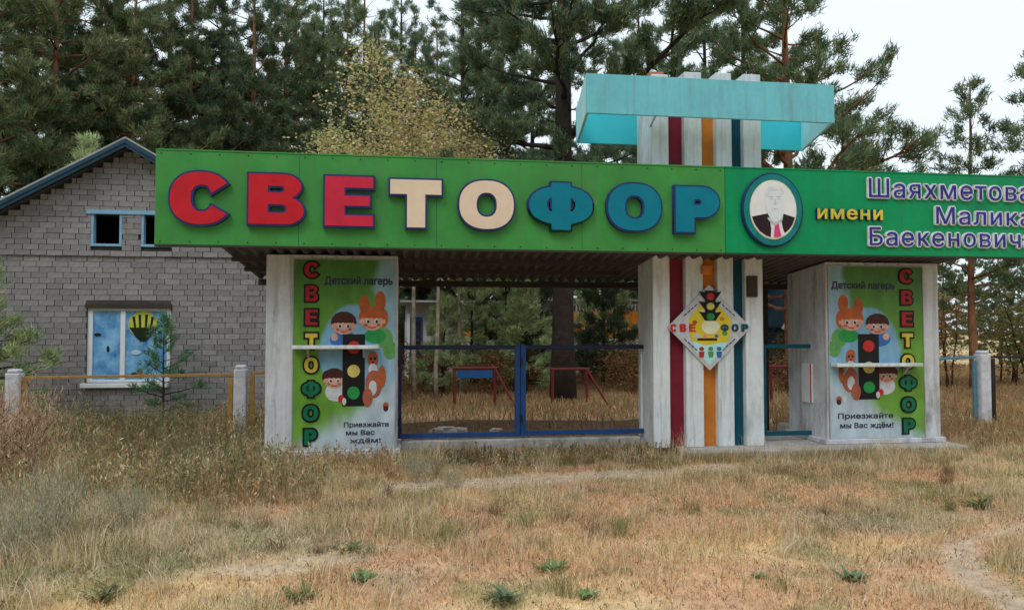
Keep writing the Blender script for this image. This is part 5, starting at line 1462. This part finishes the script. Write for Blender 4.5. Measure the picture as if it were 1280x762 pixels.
def scatter(n, ymin, ymax, rng, pw=1.0, xr_=(-12, 16)):
    y = ymin + (ymax - ymin) * rng.uniform(0, 1, n) ** pw; x = rng.uniform(xr_[0], xr_[1], n)
    k = in_view(x, y); return x[k], y[k]
def off_build(x, y):
    ok = ~((y > 9.10) & (y < 10.75) & (x > x_l0 - .1) & (x < x_l1 + .1) & (y > 9.5))
    ok &= ~((y > 9.17) & (y < 11.0) & (x > X(846, YP)) & (x < X(1184, YP)))
    ok &= ~((y > YG - .12) & (y < YG + .14) & (x > x_l1) & (x < X(812, YG)))
    ok &= ~((y > YH - .1) & (y < YBK) & (x > xa) & (x < xb))
    return ok
r1 = np.random.default_rng(101)
x, y = scatter(620000, 3.6, 9.6, r1, .8, (-9, 9.5))
k = off_build(x, y) & (r1.uniform(0, 1, len(x)) > bare_mask(x, y) * 1.02) & (r1.uniform(0, 1, len(x)) < .30 + .9 * fnoise(x * 1.3, y * 1.3, 77))
x, y = x[k], y[k]
n1 = fnoise(x * 1.6, y * 1.6, 88); hh_ = (.022 + .07 * n1 ** 2) * r1.uniform(.5, 1.6, len(x)) * (1 + .6 * sstep(7.2, 8.6, y))
cl = grass_col(x, y) * r1.uniform(.55, 1.3, (len(x), 1)) * (.82 + .4 * fnoise(x * 3.5, y * 3.5, 90)[:, None])
pale_ = r1.uniform(0, 1, len(x)) < .2; cl[pale_] = PALE * r1.uniform(.7, 1.15, (pale_.sum(), 1))
rs = r1.uniform(0, 1, len(x)) < .1; cl[rs] = BROWN * r1.uniform(.5, 1.1, (rs.sum(), 1))
blades('dry_grass', x, y, hh_, .0045 + .003 * r1.uniform(0, 1, len(x)), cl, r1, bend=1.6)
# taller straw stems in loose tufts
r2 = np.random.default_rng(102)
x, y = scatter(110000, 3.8, 9.6, r2, .75, (-9, 9.5))
tf = fnoise(x * 2.3, y * 2.3, 111)
k = off_build(x, y) & (tf > .5) & (bare_mask(x, y) < .25); x, y, tf = x[k], y[k], tf[k]
cl = np.where(r2.uniform(0, 1, (len(x), 1)) < .6, PALE, STRAW) * r2.uniform(.6, 1.15, (len(x), 1)); g_ = r2.uniform(0, 1, len(x)) < .22; cl[g_] = OLIVE * r2.uniform(.7, 1.2, (g_.sum(), 1))
blades('straw_tufts', x, y, (.07 + .5 * (tf - .5)) * (1 + .5 * sstep(7.6, 8.8, y)) * (1 + .5 * sstep(0, -3, x)) * r2.uniform(.6, 1.5, len(x)), .004 + 0 * x, cl, r2, bend=.8)
# old bunch grass: clumps of stalks leaning out from one root
r7 = np.random.default_rng(107); n = 260
qx, qy = scatter(n * 3, 4.0, 9.3, r7, .8, (-8, 9)); qk = (r7.uniform(0, 1, len(qx)) < .35 + .5 * sstep(1, -3, qx)) & (bare_mask(qx, qy) < .3) & off_build(qx, qy)
qx, qy = qx[qk], qy[qk]; m_ = 70; sp = r7.uniform(.02, .075, len(qx)); qh = r7.uniform(.08, .24, len(qx))
qc = np.where(r7.uniform(0, 1, (len(qx), 1)) < .45, PALE * .9, np.where(r7.uniform(0, 1, (len(qx), 1)) < .5, OLIVE, BROWN * 1.2))
x = np.repeat(qx, m_) + r7.normal(0, 1, len(qx) * m_) * np.repeat(sp, m_); y = np.repeat(qy, m_) + r7.normal(0, 1, len(qx) * m_) * np.repeat(sp, m_)
blades('bunch_grass', x, y, np.repeat(qh, m_) * r7.uniform(.4, 1.2, len(x)), .0045 + 0 * x, np.repeat(qc, m_, 0) * r7.uniform(.6, 1.2, (len(x), 1)), r7, bend=1.3)
r6 = np.random.default_rng(106)
n = 9000; x = r6.uniform(x_l0 - .3, X(1200, YP), n)
y = np.where((x > X(846, YP)) & (x < X(1184, YP)), 9.17, np.where((x > x_l0 - .1) & (x < x_l1 + .1), 9.44, 9.84)) - np.abs(r6.normal(0, .09, n))
k = r6.uniform(0, 1, n) < .25 + .9 * fnoise(x * 2.1, y * .3, 200); x, y = x[k], y[k]; n = len(x)
cl = np.where(r6.uniform(0, 1, (n, 1)) < .5, STRAW, OLIVE) * r6.uniform(.55, 1.1, (n, 1))
blades('slab_fringe', x, y, (.06 + .16 * fnoise(x * 1.7, y, 201)) * r6.uniform(.5, 1.4, n), .005 + 0 * x, cl, r6, bend=.6)
# grass beyond the entrance
r3 = np.random.default_rng(103)
x, y = scatter(230000, 9.4, 34, r3, 1.2, (-16, 26))
k = off_build(x, y) & (r3.uniform(0, 1, len(x)) > bare_mask(x, y) * .92); x, y = x[k], y[k]
c0 = np.array(C(142, 116, 76)[:3]); cl = (c0 * (1 - .5 * fnoise(x * .6, y * .6, 5)[:, None]) + .35 * grass_col(x, y)) * r3.uniform(.6, 1.15, (len(x), 1))
rr_ = (r3.uniform(0, 1, len(x)) < .22); cl[rr_] = RUST * r3.uniform(.4, .9, (rr_.sum(), 1))
blades('yard_grass', x, y, (.08 + .22 * fnoise(x * .7, y * .7, 6)) * r3.uniform(.5, 1.4, len(x)), .012 + .0006 * y, cl, r3, bend=.7)

def weeds(name, x, y, h, cols, rng, nl=12, leafsize=.05):
    """upright stalks with small leaves or seed heads scattered along them"""
    n = len(x); z = height(x, y) - .01
    az = rng.uniform(0, 6.283, n); ln = rng.uniform(.05, .35, n) * h
    tx, ty = x + np.cos(az) * ln, y + np.sin(az) * ln
    fz = rng.uniform(0, 6.283, n); sx, sy = np.cos(fz) * .004, np.sin(fz) * .004
    st = np.stack([np.stack([x - sx, y - sy, z], 1), np.stack([x + sx, y + sy, z], 1), np.stack([tx, ty, z + h], 1)], 1).reshape(-1, 3)
    sc_ = np.repeat(cols * .8, 3, axis=0)
    t_ = rng.uniform(.15, 1.02, (n, nl))
    p = np.stack([x[:, None] + (tx - x)[:, None] * t_, y[:, None] + (ty - y)[:, None] * t_, z[:, None] + h[:, None] * t_], 2)
    p = (p + rng.normal(0, 1, p.shape) * (.03 * (1.25 - t_))[..., None]).reshape(-1, 3)
    lv, lc = leaf_quads(p, leafsize, rng, np.repeat(cols, nl, axis=0) * rng.uniform(.65, 1.3, (n * nl, 1)), .55, .13)
    v = np.concatenate([st, lv]); cc = np.concatenate([sc_, lc])
    me = np_mesh(name, v, np.arange(len(v)), np.concatenate([np.full(n, 3), np.full(len(lv) // 4, 4)]), cc, [M['leaves']])
    return tag(link(name, me), kind='stuff')
WP = [C(124, 116, 80), C(108, 108, 74), C(136, 116, 86), C(150, 136, 104), C(98, 102, 68), C(126, 100, 76), C(168, 154, 120), C(112, 116, 82)]
r4 = np.random.default_rng(104)
def wmask(x, y):
    d = x * sy_ + y * cy_; px = 640 + F * (x * cy_ - y * sy_) / d
    nz = fnoise(x * 1.1, y * 1.1, 140)
    left = sstep(430, 330, px + 60 * (nz - .5)) * sstep(6.9, 8.2, y + (nz - .5) * 2.0) * sstep(14.2, 13.6, y)
    front = .75 * sstep(350, 400, px) * sstep(850, 800, px) * sstep(8.55, 8.9, y + (nz - .5) * .5) * sstep(9.9, 9.7, y)
    front = np.where(px < 500, np.maximum(front, .9 * sstep(8.1, 8.6, y) * sstep(9.5, 9.3, y) * (px > 330)), front)
    right = .55 * sstep(1150, 1200, px) * sstep(9.0, 10.2, y) * sstep(13.5, 12.5, y)
    back = .35 * sstep(13.2, 14.5, y) * (px > 495) * sstep(24, 20, y)
    return left, front, right, back, px
x, y = scatter(120000, 6.4, 22, r4, 1.3, (-13, 18))
l_, f_, r_, b_, px_ = wmask(x, y)
u = r4.uniform(0, 1, len(x)); tot = np.maximum(np.maximum(l_ * .8, f_ * .7), np.maximum(r_ * .4, b_ * .3)) * (.35 + 1.0 * fnoise(x * 1.9, y * 1.9, 150))
k = off_build(x, y) & (u < tot); x, y, l_, f_, px_ = x[k], y[k], l_[k], f_[k], px_[k]
hh_ = r4.uniform(.45, 1.25, len(x)) * np.where(l_ > f_, .24 + .34 * fnoise(x * .9, y * .9, 160), np.where(px_ < 505, .30, .19))
cl = pick(WP, len(x), r4, .3) * 2.0; gsel = fnoise(x * 1.2, y * 1.2, 170); rsel = gsel > .62
cl[rsel] = cl[rsel] * .6 + np.array(C(168, 124, 92)[:3]) * .6
gs2 = gsel < .46; cl[gs2] = cl[gs2] * .5 + np.array(C(88, 98, 66)[:3]) * .5
dark_ = (f_ > l_) & (px_ > 505) & (r4.uniform(0, 1, len(x)) < .6); cl[dark_] = cl[dark_] * .45 + np.array(C(96, 96, 76)[:3]) * .45
weeds('tall_weeds', x, y, hh_, cl, r4)
# twigs and fallen leaves on the ground
r5 = np.random.default_rng(105)
x, y = scatter(16000, 3.8, 11, r5, .8, (-9, 10)); k = off_build(x, y); x, y = x[k], y[k]
p = np.stack([x, y, height(x, y) + r5.uniform(.004, .03, len(x))], 1)
v, cc = leaf_quads(p, .022, r5, pick([C(190, 150, 112), C(170, 134, 100), C(204, 176, 136), C(150, 120, 90)], len(x), r5))
tag(link('fallen_leaves', np_mesh('fallen_leaves', v, np.arange(len(v)), np.full(len(v) // 4, 4), cc, [M['leaves']])), kind='stuff')
print('faces', sum(len(m.polygons) for m in bpy.data.meshes))
